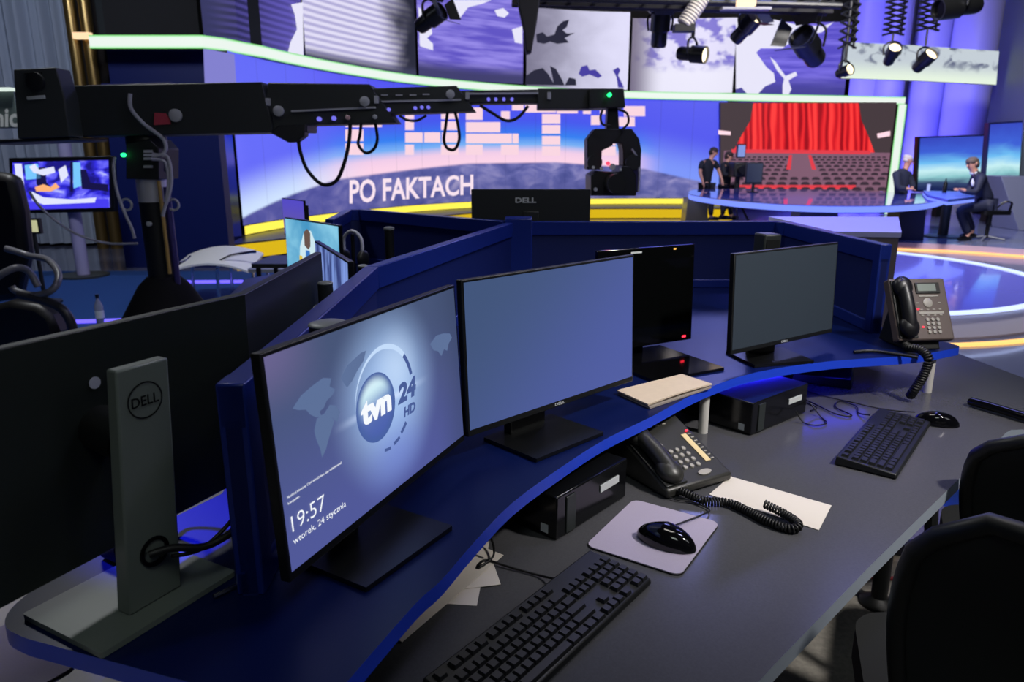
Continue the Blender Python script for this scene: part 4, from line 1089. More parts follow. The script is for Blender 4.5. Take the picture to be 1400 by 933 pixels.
MB().tube(smooth_path([(-.05, 0, .22), (-.045, 0, .275), (0, 0, .302), (.045, 0, .275), (.05, 0, .22)], 6), .007, 10).build('band', mat('headset_grey', (214, 214, 230), .4), t)
for sx in (-1, 1): MB().ell((sx * .052, 0, .19), (.016, .034, .036)).build('ear_cup', BLACK, t)
MB().lathe([(.06, 0), (.06, .01), (.008, .014), (.008, .29)], 16).build('stand', BLACK, t)
# handset on the right edge of the desk
t = thing('cordless_handset', 'black cordless handset lying at the right edge of the desk', 'handset', (1.455, 2.005, ZD), R(-63))
m = MB(); m.tube(smooth_path([(-.095, 0, .012), (-.05, 0, .014), (.03, 0, .013), (.10, 0, .012)], 5), .02, 14)
for v in m.v: v.z = .002 + (v.z + .008) * .62
m.build('shell', GLOSS, t, smooth=60)
MB().prism(rrect(-.082, -.011, -.055, .011, .004), .0195, .0215).build('earpiece', BTN, t)

# --- floor things and chairs
t = thing('power_strip', 'black power strip with warm lit switches on the floor under the desk', 'power strip', (1.36, 2.50, 0.003), R(-8))
MB().box((0, 0, .022), (.42, .06, .042)).build('body', SATIN, t, bevel=.006)
for k in range(3): MB().box((-.13 + k * .11, -.031, .03), (.022, .004, .014)).build('switch', LED_W, t)
cable('red cable lying on the floor under the desk', [(.9, 2.42, .01), (1.15, 2.36, .01), (1.32, 2.30, .01), (1.6, 2.26, .01)], .008, mat('red_rubber', (150, 30, 40), .5))

def chair(label, loc, rz, ks=.965, arms=True):
    t = thing('office_chair', label, 'chair', loc, rz)       # sitter faces -y ; backrest at +y
    for k in range(5):
        a = 2*math.pi*k/5 + .3
        MB().tube([(.03*math.cos(a), .03*math.sin(a), .10), (.29*math.cos(a), .29*math.sin(a), .07)], .022, 8, r1=.014).build('leg', BLACK, t)
        MB().lathe([(.028, -.012), (.028, .012)], 14, 0, Matrix.Translation((.29*math.cos(a), .29*math.sin(a), .032)) @ Matrix.Rotation(a, 4, 'Z') @ Matrix.Rotation(R(90), 4, 'X')).build('caster', RUBBER, t)
    MB().tube([(0, 0, .09), (0, 0, .42)], .028, 14).build('gas_lift', BLACK, t)
    MB().prism(rrect(-.24, -.25, .24, .22, .09, 6), .43, .50).build('seat', mat('seat_cloth', (16, 18, 20), .9), t, bevel=.025, segs=3)
    # backrest: curved frame with mesh
    n = 10; W, H = .235, .50
    def B(u, v): # u -1..1, v 0..1
        w = W * (.86 + .14 * math.sin(min(1, v * 1.6) * math.pi / 2)) * (1 if v < .75 else math.sqrt(max(.0, 1 - ((v - .75) / .25) ** 2 * .55)))
        return Vector((u * w, .22 + .05 * math.sin(v * math.pi) * -1 + .10 * v - .05 * u * u, .56 + (H * v - .0) * ks))
    edge = [B(-1, k/n) for k in range(n+1)] + [B(-1 + 2*k/n, 1) for k in range(1, n)] + [B(1, 1 - k/n) for k in range(n+1)] + [B(1 - 2*k/n, 0) for k in range(1, n)]
    MB().tube(edge, .016, 10, closed=True).build('back_frame', BLACK, t, smooth=70)
    m = MB(); vs = [B(-1 + 2*i/12, j/12) for j in range(13) for i in range(13)]
    back = [p + Vector((0, .006, 0)) for p in vs]
    fs = [(j*13+i, j*13+i+1, j*13+i+14, j*13+i+13) for j in range(12) for i in range(12)]
    m.add(vs, [tuple(reversed(f)) for f in fs]); m.add(back, fs); m.build('back_mesh', MESHF, t, smooth=70)
    MB().tube(smooth_path([(0, .05, .41), (0, .22, .43), (0, .31, .55), (0, .315, .80)], 6), .024, 10).build('back_support', BLACK, t)
    for sx in ((-1, 1) if arms else ()):
        MB().tube([(sx*.27, .06, .45), (sx*.29, .02, .66)], .016, 8).build('arm_post', STEEL if sx < 0 else BLACK, t)
        MB().prism(rrect(-.035, -.14, .035, .12, .03), 0, .03).build('armrest', BLACK, t, loc=(sx*.29, .0, .66), bevel=.008)
    return t
chair('black mesh office chair filling the bottom right corner', (.905, 1.10, .003), R(160), .85, False)
chair('black mesh office chair further along the desk at the right edge', (1.36, 1.60, .003), R(153), .66)

# ================================================================== THE STUDIO
# --- round stage with lit rims
t = thing('round_stage', 'low round stage with a white lit rim beyond the brown phone', 'stage', (3.3, 8.5, 0))
STG_T = mat('stage_gloss_blue', (112, 112, 236), 0.1, coat=.4)
MB().lathe([(2.72, 0.0), (2.72, .02), (2.58, .17), (2.58, .185)], 96).build('riser', mat('stage_white', (190, 190, 205), .35), t, smooth=30)
MB().lathe([(2.57, .186), (2.57, .192)], 96).build('stage_top', STG_T, t, smooth=30)
def ring(r0, r1, z0, z1, mi=0, n=96, a0=0, a1=360):
    m = MB(); vs = []
    for k in range(n + 1):
        a = R(a0 + (a1-a0) * k / n); c, s = math.cos(a), math.sin(a)
        vs += [(r0*c, r0*s, z0), (r1*c, r1*s, z0), (r1*c, r1*s, z1), (r0*c, r0*s, z1)]
    fs = []
    for k in range(n):
        for i in range(4): fs.append((4*k+i, 4*k+(i+1) % 4, 4*k+4+(i+1) % 4, 4*k+4+i))
    return m.add(vs, fs, mi)
ring(2.52, 2.60, .185, .205).build('rim_light', emis('rim_white_blue', (190, 206, 255), 1.6), t, smooth=30)['label'] = 'white blue light ring round the stage top'
ring(2.86, 2.93, .0, .018).build('floor_light', emis('rim_orange', (255, 196, 110), 1.5), t, smooth=30)['label'] = 'orange light ring at the foot of the stage'
# --- presenter platform
def arcpts(c, r, a0, a1, n=40): return [(c[0] + r*math.cos(R(a0 + (a1-a0)*k/n)), c[1] + r*math.sin(R(a0 + (a1-a0)*k/n))) for k in range(n+1)]
e0 = [(Zp(px, py, .12).x, Zp(px, py, .12).y) for px, py in ((1430, 343), (1400, 341), (1350, 337.5), (1300, 334.5), (1250, 332.5), (1205, 331), (1150, 330), (1090, 327.5))]
P = [(p.x, p.y) for p in smooth_path([(a, b, 0) for a, b in e0], 5)]
t = thing('presenter_platform', 'raised grey platform under the two seated people with an orange lit edge', 'stage', (7, 13, 0))
poly = [(x - 7, y - 13) for x, y in P] + [(-2.6, 1.5), (-1.0, 4.4), (4.8, 5.0), (4.4, -1.0)]
MB().prism(poly, .03, .12).build('deck', [mat('platform_grey', (112, 120, 150), .18)], t)
EP = offs([(x - 7, y - 13) for x, y in P][::-1], -.01)
band(EP, .03, .119, .02, 0, None, 0).build('fascia', mat('platform_pink', (206, 176, 196), .5), t, smooth=30)
band(offs(EP, -.02), .0, .028, .03, 0, None, 0).build('edge_light', emis('edge_orange', (255, 190, 120), 1.6), t, smooth=30)['label'] = 'orange light strip along the platform edge'

# --- big glass table
zt = .80
fr = [(942, 262), (948, 267), (1000, 274), (1060, 278.5), (1120, 281), (1180, 281.5), (1235, 280), (1272, 276.5), (1291, 271.5), (1288, 268), (1262, 265), (1200, 262), (1100, 259), (1010, 258), (955, 259)]
P3 = [Zp(px, py, zt) for px, py in fr]
P = [(p.x, p.y) for p in smooth_path([(p.x, p.y, 0) for p in P3], 5, True)]
cx, cy = sum(p[0] for p in P)/len(P), sum(p[1] for p in P)/len(P)
t = thing('studio_table', 'huge curved glossy blue studio table with a lit rim in front of the theatre screen', 'table', (cx, cy, 0))
Q = [(x - cx, y - cy) for x, y in P]
MB().prism(Q, zt - .012, zt).build('glass_top', mat('table_glass', (86, 96, 205), .05, coat=.6), t)
MB().prism([(x*.997, y*.997) for x, y in Q], zt - .10, zt - .013).build('rim_light', emis('rim_blue', (118, 140, 255), 1.25), t)['label'] = 'blue lit rim under the table top'
MB().prism([(x*.9, y*.9) for x, y in Q], zt - .13, zt - .101).build('underside', mat('table_under', (40, 44, 80), .3), t)
def ped(px, py, w, m, y):
    p = Zp(px, py, .0); 
    MB().hexa([(-w/2, -.2, 0), (w/2, -.2, 0), (w/2, .2, 0), (-w/2, .2, 0)], [(-w*.42, -.2, zt - .132), (w*.42, -.2, zt - .132), (w*.42, .2, zt - .132), (-w*.42, .2, zt - .132)]).build('pedestal', m, t, loc=(Yp(px, 285, y).x - cx, y - cy, 0))
ped(1114, 300, .75, mat('pedestal_blue', (84, 92, 190), .3), 12.6)
ped(950, 300, .5, mat('pedestal_yellow_glass', (150, 140, 110), .2), 15.6)
ped(1240, 300, .5, mat('pedestal_dark', (40, 42, 70), .3), 12.4)
# second small table
pt = [Zp(px, py, .86) for px, py in ((1262, 260.5), (1330, 262), (1333, 269), (1296, 273), (1268, 266.5))]
c = sum(pt, Vector()) / 5
t = thing('guest_table', 'smaller bright blue table wing between the two seated people', 'table', (c.x, c.y, .12))
MB().prism([(p.x - c.x, p.y - c.y) for p in pt], .70, .74).build('tabletop', mat('table_wing', (84, 112, 235), .35), t, bevel=.01)
MB().prism([((p.x - c.x)*.995, (p.y - c.y)*.995) for p in pt], .655, .699).build('rim_light', emis('rim_blue', (118, 140, 255), 1.25), t)
MB().lathe([(.3, 0), (.3, .02), (.08, .04), (.08, .66)], 24).build('leg', DGREY, t)
o = MB().lathe([(.03, 0), (.036, .13), (.033, .13), (.028, .01)], 16).build('glass', mat('glass_grey', (190, 205, 225), .1), None, loc=Zp(1269, 261.5, .862)); tag(o, 'drinking glass on the table between the two seated people', 'glass')
o = MB().lathe([(.035, 0), (.035, .16), (.012, .21), (.012, .25)], 16).build('bottle', SATIN, None, loc=Zp(1291, 263.5, .862)); tag(o, 'small dark bottle on the table wing near the man in the suit', 'bottle')

# --- people
def skin(name, verts, edges, radii, m, parent, org, sub=1, root=0):
    me = bpy.data.meshes.new(name)
    bm = bmesh.new(); lay = bm.verts.layers.skin.verify(); bv = []
    for i, (v, r) in enumerate(zip(verts, radii)):
        q = bm.verts.new(Vector(v) - org); q[lay].radius = r if isinstance(r, tuple) else (r, r); q[lay].use_root = (i == root); bv.append(q)
    for a_, b_ in edges: bm.edges.new((bv[a_], bv[b_]))
    bm.to_mesh(me); bm.free()
    me.materials.append(m)
    o = bpy.data.objects.new(name, me); COL.objects.link(o); o.parent = parent
    k = o.modifiers.new('skin', 'SKIN'); k.use_smooth_shade = True; k.branch_smoothing = .5
    k2 = o.modifiers.new('subdivision', 'SUBSURF'); k2.levels = sub; k2.render_levels = sub
    return o
def person(label, J, face, hair, top, trousers, shoe, bald=False, sleeve='long', collar=None):
    """J: joints in world space; face: direction the head looks"""
    org = Vector((J['pelvis'].x, J['pelvis'].y, min(J['lfoot'].z, J['rfoot'].z) - .04))
    t = thing('person', label, 'person', org)
    V, E_, Rr = [], [], []
    def a(p, r, par=None):
        V.append(p); Rr.append(r)
        if par is not None: E_.append((par, len(V) - 1))
        return len(V) - 1
    f = Vector(face).normalized()
    pel = a(J['pelvis'], (.105, .085)); ch = a(J['chest'], (.13, .09), pel)
    nk = a(J['neck'], (.058, .058), ch); hd0 = a(J['neck'].lerp(J['head'], .45) , (.062, .07), nk); hd = a(J['head'], (.085, .10), hd0); a(J['head'] + (J['head'] - J['neck']).normalized() * .085, (.06, .07), hd)
    for s in 'lr':
        sh = a(J[s + 'sho'], .062, ch); el = a(J[s + 'elb'], .045, sh); wr = a(J[s + 'wri'], .030, el)
        d = (J[s + 'wri'] - J[s + 'elb']).normalized(); side = d.cross(Vector((0, 0, 1))); 
        if side.length < .1: side = f.copy()
        side.normalize(); dn = d.cross(side)
        pm = a(J[s + 'wri'] + d * .05, (.036, .018), wr)
        for k in range(4):
            b0 = a(J[s + 'wri'] + d * .088 + side * (.026 - .0175 * k), .0095, pm); b1 = a(J[s + 'wri'] + d * (.122 - .006 * abs(k - 1)) + side * (.027 - .018 * k) + dn * .008, .0085, b0)
            a(J[s + 'wri'] + d * (.145 - .008 * abs(k - 1)) + side * (.026 - .017 * k) + dn * .022, .007, b1)
        th = a(J[s + 'wri'] + d * .045 + side * .042, .011, pm); a(J[s + 'wri'] + d * .078 + side * .056 + dn * .006, .009, th)
        hp = a(J[s + 'hip'], .085, pel); kn = a(J[s + 'kne'], .06, hp); an = a(J[s + 'ank'], .04, kn); a(J[s + 'foot'], (.042, .03), an)
    body = skin('body', V, E_, Rr, SKIN, t, org, 1)
    # face parts
    H = J['head'] - org; up = (J['head'] - J['neck']).normalized(); sd = f.cross(up).normalized()
    fb = MB(); fb.ell(H + f * .092 - up * .012, (.014, .014, .022), 10, 8); fb.build('nose', SKIN, t, smooth=60)
    for s in (-1, 1):
        MB().ell(H + f * .082 + sd * .03 * s + up * .016, (.011, .011, .008), 10, 8).build('eye', mat('eye_dark', (40, 32, 30), .3), t, smooth=60)
        MB().ell(H + sd * .084 * s - f * .005, (.014, .018, .03), 10, 8).build('ear', SKIN, t, smooth=60)
    MB().ell(H + f * .083 - up * .05, (.02, .02, .006), 10, 6).build('mouth', mat('lips', (150, 84, 80), .5), t, smooth=60)
    # hair cap
    m = MB(); vs = []
    FM = Matrix((( sd.x, f.x, up.x, 0), (sd.y, f.y, up.y, 0), (sd.z, f.z, up.z, 0), (0, 0, 0, 1)))
    if not bald:
        m.ell((0, -.016, .048), (.090, .1, .072), 20, 12, 0, Matrix.Translation(H) @ FM); m.ell((0, -.036, .0), (.092, .078, .092), 20, 12, 0, Matrix.Translation(H) @ FM)
    else:
        m.ell((0, -.045, -.005), (.088, .062, .05), 20, 12, 0, Matrix.Translation(H) @ FM); m.ell((0, -.02, .05), (.083, .095, .064), 20, 12, 0, Matrix.Translation(H) @ FM)
    m.build('hair', hair, t, smooth=60)
    # clothes
    V, E_, Rr = [], [], []
    pel = a(J['pelvis'] - Vector((0, 0, .04)), (.168, .142)); w = a(J['pelvis'].lerp(J['chest'], .5), (.155, .125), pel); ch = a(J['chest'], (.19, .15), w); a(J['chest'].lerp(J['neck'], .88), (.082, .08), ch)
    for s in 'lr':
        sh = a(J[s + 'sho'], .078, ch); el = a(J[s + 'elb'], .062, sh) if sleeve == 'long' else a(J[s + 'sho'].lerp(J[s + 'elb'], .8), .066, sh)
        if sleeve == 'long': a(J[s + 'elb'].lerp(J[s + 'wri'], .93), .046, el)
    skin('jacket' if collar else 'shirt', V, E_, Rr, top, t, org, 1)
    if collar:
        MB().ell(J['neck'] - org - up * .035, (.066, .066, .035), 14, 8).build('shirt_collar', collar, t, smooth=60)
        MB().ell(J['chest'] - org + f * .125 + up * .03, (.035, .025, .075), 12, 8).build('shirt_front', collar, t, smooth=60)
    V, E_, Rr = [], [], []
    pel = a(J['pelvis'] - Vector((0, 0, .02)), (.15, .125))
    for s in 'lr':
        hp = a(J[s + 'hip'], .105, pel); kn = a(J[s + 'kne'], .078, hp); a(J[s + 'kne'].lerp(J[s + 'ank'], .96), .06, kn)
    skin('trousers', V, E_, Rr, trousers, t, org, 1)
    for s in 'lr':
        A, B = J[s + 'ank'], J[s + 'foot']; d = (B - A); d.z = 0; d = d.normalized() if d.length > .01 else f
        q = Vector((-d.y, d.x, 0)); FM = Matrix(((q.x, d.x, 0, 0), (q.y, d.y, 0, 0), (0, 0, 1, 0), (0, 0, 0, 1)))
        MB().ell((0, .07, .0), (.048, .15, .05), 16, 10, 0, Matrix.Translation(Vector((A.x, A.y, B.z + .01)) - org) @ FM).build('shoe', shoe, t, smooth=60)
    return t
DSHIRT = mat('shirt_black', (20, 24, 34), .8); NAVY = mat('suit_navy', (28, 34, 62), .7); DK = mat('trousers_dark', (22, 24, 38), .8); SW = mat('sweater_dark', (40, 46, 66), .85)
SHOE = mat('shoe_black', (14, 14, 16), .3); BRN = mat('hair_brown', (52, 40, 36), .7); WHT = mat('hair_white', (214, 204, 196), .6); GRYH = mat('hair_grey_brown', (96, 82, 76), .7)
TILE = mat('shirt_white', (220, 224, 240), .6)
def jj(y, **k): return {n: Yp(v[0], v[1], y + (v[2] if len(v) > 2 else 0)) for n, v in k.items()}
person('man in a short sleeved black shirt standing at the left end of the studio table',
       jj(17.4, pelvis=(966, 254), chest=(967, 227), neck=(973, 215), head=(976, 208.5), lsho=(960, 221, -.12), lelb=(957, 236, -.16), lwri=(961, 249, -.2), rsho=(977, 221, .12), relb=(983, 234, .12), rwri=(987, 246, .05),
          lhip=(963, 257, -.09), lkne=(960, 278, -.1), lank=(958, 297, -.1), lfoot=(961, 300.5, -.12), rhip=(970, 257, .09), rkne=(972, 278, .1), rank=(972, 296, .1), rfoot=(975, 299.5, .1)),
       (.75, -.35, -.25), BRN, DSHIRT, DK, SHOE, sleeve='short')
person('person in black leaning over the camera behind the standing man',
       jj(17.7, pelvis=(993, 256), chest=(993, 232), neck=(995, 220), head=(997, 214), lsho=(988, 225, -.12), lelb=(990, 240, -.2), lwri=(999, 238, -.3), rsho=(1000, 226, .12), relb=(1006, 238, .0), rwri=(1010, 232, -.2),
          lhip=(990, 259, -.09), lkne=(989, 278, -.1), lank=(988, 295, -.1), lfoot=(990, 298, -.12), rhip=(996, 259, .09), rkne=(998, 278, .1), rank=(999, 295, .1), rfoot=(1002, 298, .1)),
       (.8, -.5, -.2), BRN, DSHIRT, DK, SHOE)
person('white haired person in a dark sweater beside the green lit frame',
       jj(14.2, pelvis=(1232, 272), chest=(1231, 245), neck=(1239.5, 227.5), head=(1242, 220), lsho=(1225, 236, -.17), lelb=(1228, 257, -.24), lwri=(1241, 258, -.3), rsho=(1241, 236, .15), relb=(1248, 254, .1), rwri=(1247, 257, -.16),
          lhip=(1230, 275, -.1), lkne=(1247, 281, -.2), lank=(1238, 305, -.15), lfoot=(1243, 309, -.15), rhip=(1236, 275, .1), rkne=(1252, 280, .05), rank=(1229, 303, .05), rfoot=(1234, 307, .05)),
       (.8, -.35, -.3), WHT, SW, DK, SHOE, bald=True)
person('man in a dark suit sitting on the bar stool at the right',
       jj(12.3, pelvis=(1351, 277), chest=(1340, 249), neck=(1331, 234), head=(1329, 224.5), lsho=(1342, 241, -.2), lelb=(1334, 264, -.26), lwri=(1317, 260, -.22), rsho=(1333, 241, .18), relb=(1325, 262, .16), rwri=(1313, 260, .02),
          lhip=(1349, 281, -.1), lkne=(1311, 286, -.16), lank=(1324, 322, -.14), lfoot=(1316, 327, -.16), rhip=(1350, 281, .1), rkne=(1318, 284, .12), rank=(1330, 317, .1), rfoot=(1322, 323, .1)),
       (-.95, -.2, -.22), GRYH, NAVY, NAVY, SHOE, collar=TILE)
# --- stools
def stool(label, px, py, y, zseat):
    p = Yp(px, py, y); p.z = .122
    t = thing('bar_stool', label, 'stool', p)
    MB().prism(rrect(-.22, -.2, .26, .2, .08), zseat - .07, zseat).build('seat', SATIN, t, bevel=.02)
    MB().tube(smooth_path([(.2, -.18, zseat), (.27, -.1, zseat + .12), (.28, .1, zseat + .12), (.2, .18, zseat)], 5), .02, 8).build('back_rail', CHROME, t)
    MB().lathe([(.03, .03), (.03, zseat - .25), (.045, zseat - .24), (.045, zseat - .07)], 16).build('column', BLACK, t)
    for k in range(4):
        a = math.pi/4 + k*math.pi/2; MB().tube([(.03*math.cos(a), .03*math.sin(a), .06), (.28*math.cos(a), .28*math.sin(a), .018)], .016, 8).build('leg', mat('stool_grey', (120, 124, 136), .5), t)
    return t
stool('black bar stool with chrome star foot under the man in the suit', 1352, 300, 12.3, .50)
stool('dark bar stool under the white haired person', 1232, 300, 14.2, .50)

# --- far studio camera by the standing man and dark monitor on the table
p = Yp(1004, 300, 17.2); p.z = 0
t = thing('studio_camera', 'studio camera with a blue lit viewfinder next to the standing man', 'camera', p)
zc_ = Yp(1004, 232, 17.2).z
MB().box((0, 0, zc_), (.34, .5, .34)).build('camera_body', BLACK, t, bevel=.03)
MB().tube([(0, -.25, zc_), (0, -.42, zc_)], .1, 16).build('lens', SATIN, t)
MB().box((.06, .1, zc_ + .42), (.2, .1, .32)).build('viewfinder', BLACK, t, bevel=.01)
MB().box((.06, .04, zc_ + .42), (.16, .01, .26)).build('viewfinder_screen', emis('viewfinder_blue', (130, 150, 220), 1.0), t)
MB().tube([(0, 0, .5), (0, 0, zc_ - .17)], .06, 12).build('column', BLACK, t)
for k in range(3):
    a = 2*math.pi*k/3 + .4; MB().tube([(0, 0, .62), (.42*math.cos(a), .42*math.sin(a), .02)], .025, 8).build('leg', BLACK, t)
p = Zp(1030, 257, zt + .001); p.y = 14.8; p.x = Yp(1030, 250, 14.8).x
t = thing('monitor', 'small dark monitor standing on the studio table left of the theatre seats', 'monitor', (p.x, p.y, zt))
MB().box((0, 0, .38), (.34, .05, .42)).build('housing', BLACK, t, bevel=.01)
MB().box((0, -.026, .385), (.31, .004, .37)).build('screen', OFFM, t)
MB().box((0, 0, .09), (.05, .04, .17)).build('neck', BLACK, t); MB().box((0, 0, .008), (.2, .16, .014)).build('base', BLACK, t)
t = thing('set_wedge', 'pale wedge shaped set block behind the bar stool', 'block', Yp(1380, 318, 14.3)); t.location.z = .122
MB().hexa([(-.1, -.4, 0), (1.0, -.4, 0), (1.0, .4, 0), (-.1, .4, 0)], [(-.55, -.3, 1.02), (-.1, -.3, 1.02), (-.1, .3, 1.02), (-.55, .3, 1.02)]).build('body', mat('wedge_grey', (128, 134, 160), .4), t, bevel=.01)

# ================================================================== JIB ARM WITH ROBOTIC CAMERA
def yd(px): return 4.45 + px / 1400 * 0.9
def J_(px, py, dy=0.0): return Yp(px, py, yd(px) + dy)
jo = J_(207, 420); jo.z = 0
t = thing('camera_crane', 'black telescopic camera crane stretching across the left half on a floor post', 'camera crane', jo)
def jslab(name, pts, th, m, dy=0.0, bevel=.006, par=None):
    T = Matrix.Translation(-jo); mb = MB().slab([J_(x, y, dy) for x, y in pts], th); mb.v = [T @ v for v in mb.v]
    return mb.build(name, m, par or t, bevel=bevel)
ARM = mat('crane_black', (40, 44, 45), .5); ARMD = mat('crane_dark', (24, 26, 28), .5)
s1 = jslab('rear_section', [(98, 187), (372, 181), (372, 172), (358, 112), (100, 117)], .30, ARM, -.02)
jslab('top_rail', [(120, 119), (232, 115), (232, 112.5), (120, 116.5)], .26, mat('rail_violet_grey', (96, 92, 120), .3), 0.0, .001)
s2 = jslab('first_tube', [(356, 180), (420, 181), (420, 171), (542, 168), (505, 115), (366, 113)], .24, ARM, .02)
s3 = jslab('second_tube', [(500, 160), (541, 168), (530, 156), (650, 152), (624, 117), (503, 121)], .20, ARM, .05)
s4 = jslab('third_tube', [(630, 142), (742, 141), (742, 122), (622, 124)], .16, ARM, .08)
s5 = jslab('end_section', [(735, 149), (812, 149), (812, 121), (735, 121)], .2, ARM, .05)
s6 = jslab('end_box', [(806, 148), (855, 147), (853, 121), (806, 121)], .26, ARMD, .0)
def jdot(px, py, r, m, name='bolt', par=None, dy=-.03):
    p = J_(px, py, dy) - jo; MB().lathe([(r, 0), (r, .02), (r*.7, .024)], 16, 0, Matrix.Translation(p) @ Matrix.Rotation(R(90), 4, 'X')).build(name, m, par or t)
PLATE = mat('plate_silver', (190, 192, 196), .4)
jdot(241, 158, .038, PLATE, 'bolt', s1); jdot(381.5, 152, .032, PLATE, 'bolt', s2); jdot(499, 139, .03, PLATE, 'bolt', s2); jdot(616, 129, .027, PLATE, 'bolt', s3)
for a_, b_, c_, d_ in ((398, 152, 513, 147), (521, 139, 630, 136.5), (640, 128, 736, 127)): jslab('track_strip', [(a_, b_ + 1.2), (c_, d_ + 1.2), (c_, d_ - 1.2), (a_, b_ - 1.2)], .02, PLATE, -.01 if a_ < 500 else .03, .0)
for x, y in ((365, 139), (514, 136), (639, 131), (751, 131)): jslab('end_clamp', [(x - 2.5, y + 5), (x + 2.5, y + 5), (x + 2.5, y - 5), (x - 2.5, y - 5)], .04, PLATE, -.02 if x < 600 else .03, .001)
for x, y in ((521, 130), (541, 130), (560, 130), (578, 129)): jslab('slot_mark', [(x, y + 1), (x + 9, y + 1), (x + 9, y - 1), (x, y - 1)], .01, PLATE, .035, .0)
LB = emis('blue_gap_glow', (120, 116, 240), 1.0)
for x, y, m in ((437, 163, LB), (457, 162, LB), (476, 161, mat('plug_pink', (230, 190, 190), .5)), (513, 160, LABELM)): jdot(x, y, .014, m, 'socket', None, .0)
for x, y in ((532, 150), (568, 148), (577, 147), (586, 147), (668, 136), (678, 136), (689, 136), (700, 136)): jdot(x, y, .011, LB, 'socket', None, .04)
jslab('red_label', [(210, 171), (233, 170), (231, 161), (226, 155), (211, 154)], .012, mat('label_red', (190, 66, 84), .5), -.035, .001)
jslab('foot_clamp', [(394, 195), (405, 194), (416, 186), (418, 170), (380, 172), (370, 182)], .1, ARMD, .0)
# rear counterweight box with the pale sign behind it
jslab('counterweight', [(24, 190), (95, 187), (88, 132), (76, 92), (18, 95)], .14, mat('box_grey', (52, 56, 56), .55), -.18)
jslab('counterweight', [(-40, 192), (96, 187.5), (96, 192), (-40, 197)], .4, ARMD, -.15)
jslab('handle_slot', [(33, 102), (55, 101), (55, 98.5), (33, 99.5)], .02, BLACK, -.195, .001)
jdot(50, 112, .05, ARMD, 'knob', None, -.2)
jslab('white_label', [(37, 136.5), (61, 135), (60, 130), (36, 132)], .012, LABELM, -.195, .001)
# pedestal
def jtube(name, pts, r, m, n=16, dy=.12): MB().tube([J_(x, y, dy) - jo for x, y in pts], r, n).build(name, m, t)
jslab('head_box', [(172, 245), (217, 246), (217, 203), (205, 190), (172, 196)], .28, ARMD, .0)
p = J_(207, 246, .12) - jo
MB().lathe([(.085, .0), (.09, 1.205)], 24).build('post', ARMD, t, loc=(p.x, p.y, 0))
MB().lathe([(.092, 1.206), (.092, 1.35)], 24).build('chrome_collar', mat('collar_bright', (220, 220, 228), .3, metal=.3), t, loc=(p.x, p.y, 0))
MB().lathe([(.07, 1.351), (.12, 1.40), (.12, 1.60), (.09, 1.75)], 24).build('pan_head', BLACK, t, loc=(p.x, p.y, 0))
MB().lathe([(.02, .02), (.02, 1.30)], 12).build('violet_tube', mat('tube_violet', (60, 54, 120), .4), t, loc=(p.x + .115, p.y - .05, 0))
MB().lathe([(.012, .75), (.012, 1.34)], 12).build('yellow_rod', mat('rod_yellow', (196, 160, 90), .4), t, loc=(p.x + .09, p.y - .09, 0))
m = MB(); m.lathe([(.42, .0), (.42, .1), (.30, .42), (.16, .66), (.10, .72)], 24); m.build('base_cover', mat('cover_cloth', (12, 12, 14), .9), t, loc=(p.x, p.y, 0))
for sx in (-1, 1):
    m = MB().tube([(p.x + sx*.15 + .035*math.cos(a), p.y - .06, 1.19 + .035*math.sin(a)) for a in [2*math.pi*k/14 for k in range(14)]], .008, 8, 0, None, True); m.build('ring_handle', PLATE, t)
jdot(205, 306, .016, LABELM, 'button', None, .02)
jdot(170, 212, .012, LED_G, 'led', None, -.02); jdot(833, 130, .014, LED_G, 'led', None, -.02)
for y in (207, 212, 217, 228): jslab('connector', [(196, y + 1.8), (207, y + 1.8), (207, y - 1.8), (196, y - 1.8)], .02, PLATE, -.02, .001)
def jcable(name, pts, r, m, dy=-.06, par=None):
    MB().tube(smooth_path([J_(x, y, dy) - jo for x, y in pts], 7), r, 8).build(name, m, par or t, smooth=80)
jcable('cable', [(178, 128), (179, 148), (195, 168), (211, 180), (223, 190), (227, 203), (220, 212), (208, 211)], .012, GCABLE, -.05)
jcable('cable', [(208, 214), (228, 214), (234, 240), (232, 262), (225, 285), (222, 296)], .011, GCABLE)
jcable('cable', [(208, 218), (226, 222), (230, 250), (227, 275)], .009, GCABLE)
jcable('cable', [(157, 215), (155, 230), (160, 262), (170, 290), (180, 312), (184, 326)], .010, GCABLE)
jcable('cable', [(40, 262), (56, 284), (90, 312), (120, 326), (150, 333), (188, 333)], .008, GCABLE, .0)
jcable('cable', [(408, 186), (410, 205), (420, 232), (440, 252), (459, 248), (470, 225), (477, 195), (479, 168)], .012, RUBBER, .04)
jcable('cable', [(494, 168), (492, 185), (490, 198), (500, 209), (511, 204), (516, 190), (513, 168)], .010, RUBBER, .06)
jcable('cable', [(612, 153), (609, 175), (607, 192), (612, 203), (622, 204), (628, 190), (626, 170), (622, 153)], .010, RUBBER, .08)
jcable('cable', [(546, 158), (556, 164), (570, 165), (583, 158)], .008, RUBBER, .06)
jcable('cable', [(656, 144), (672, 154), (692, 165), (708, 161), (722, 145)], .010, RUBBER, .1)
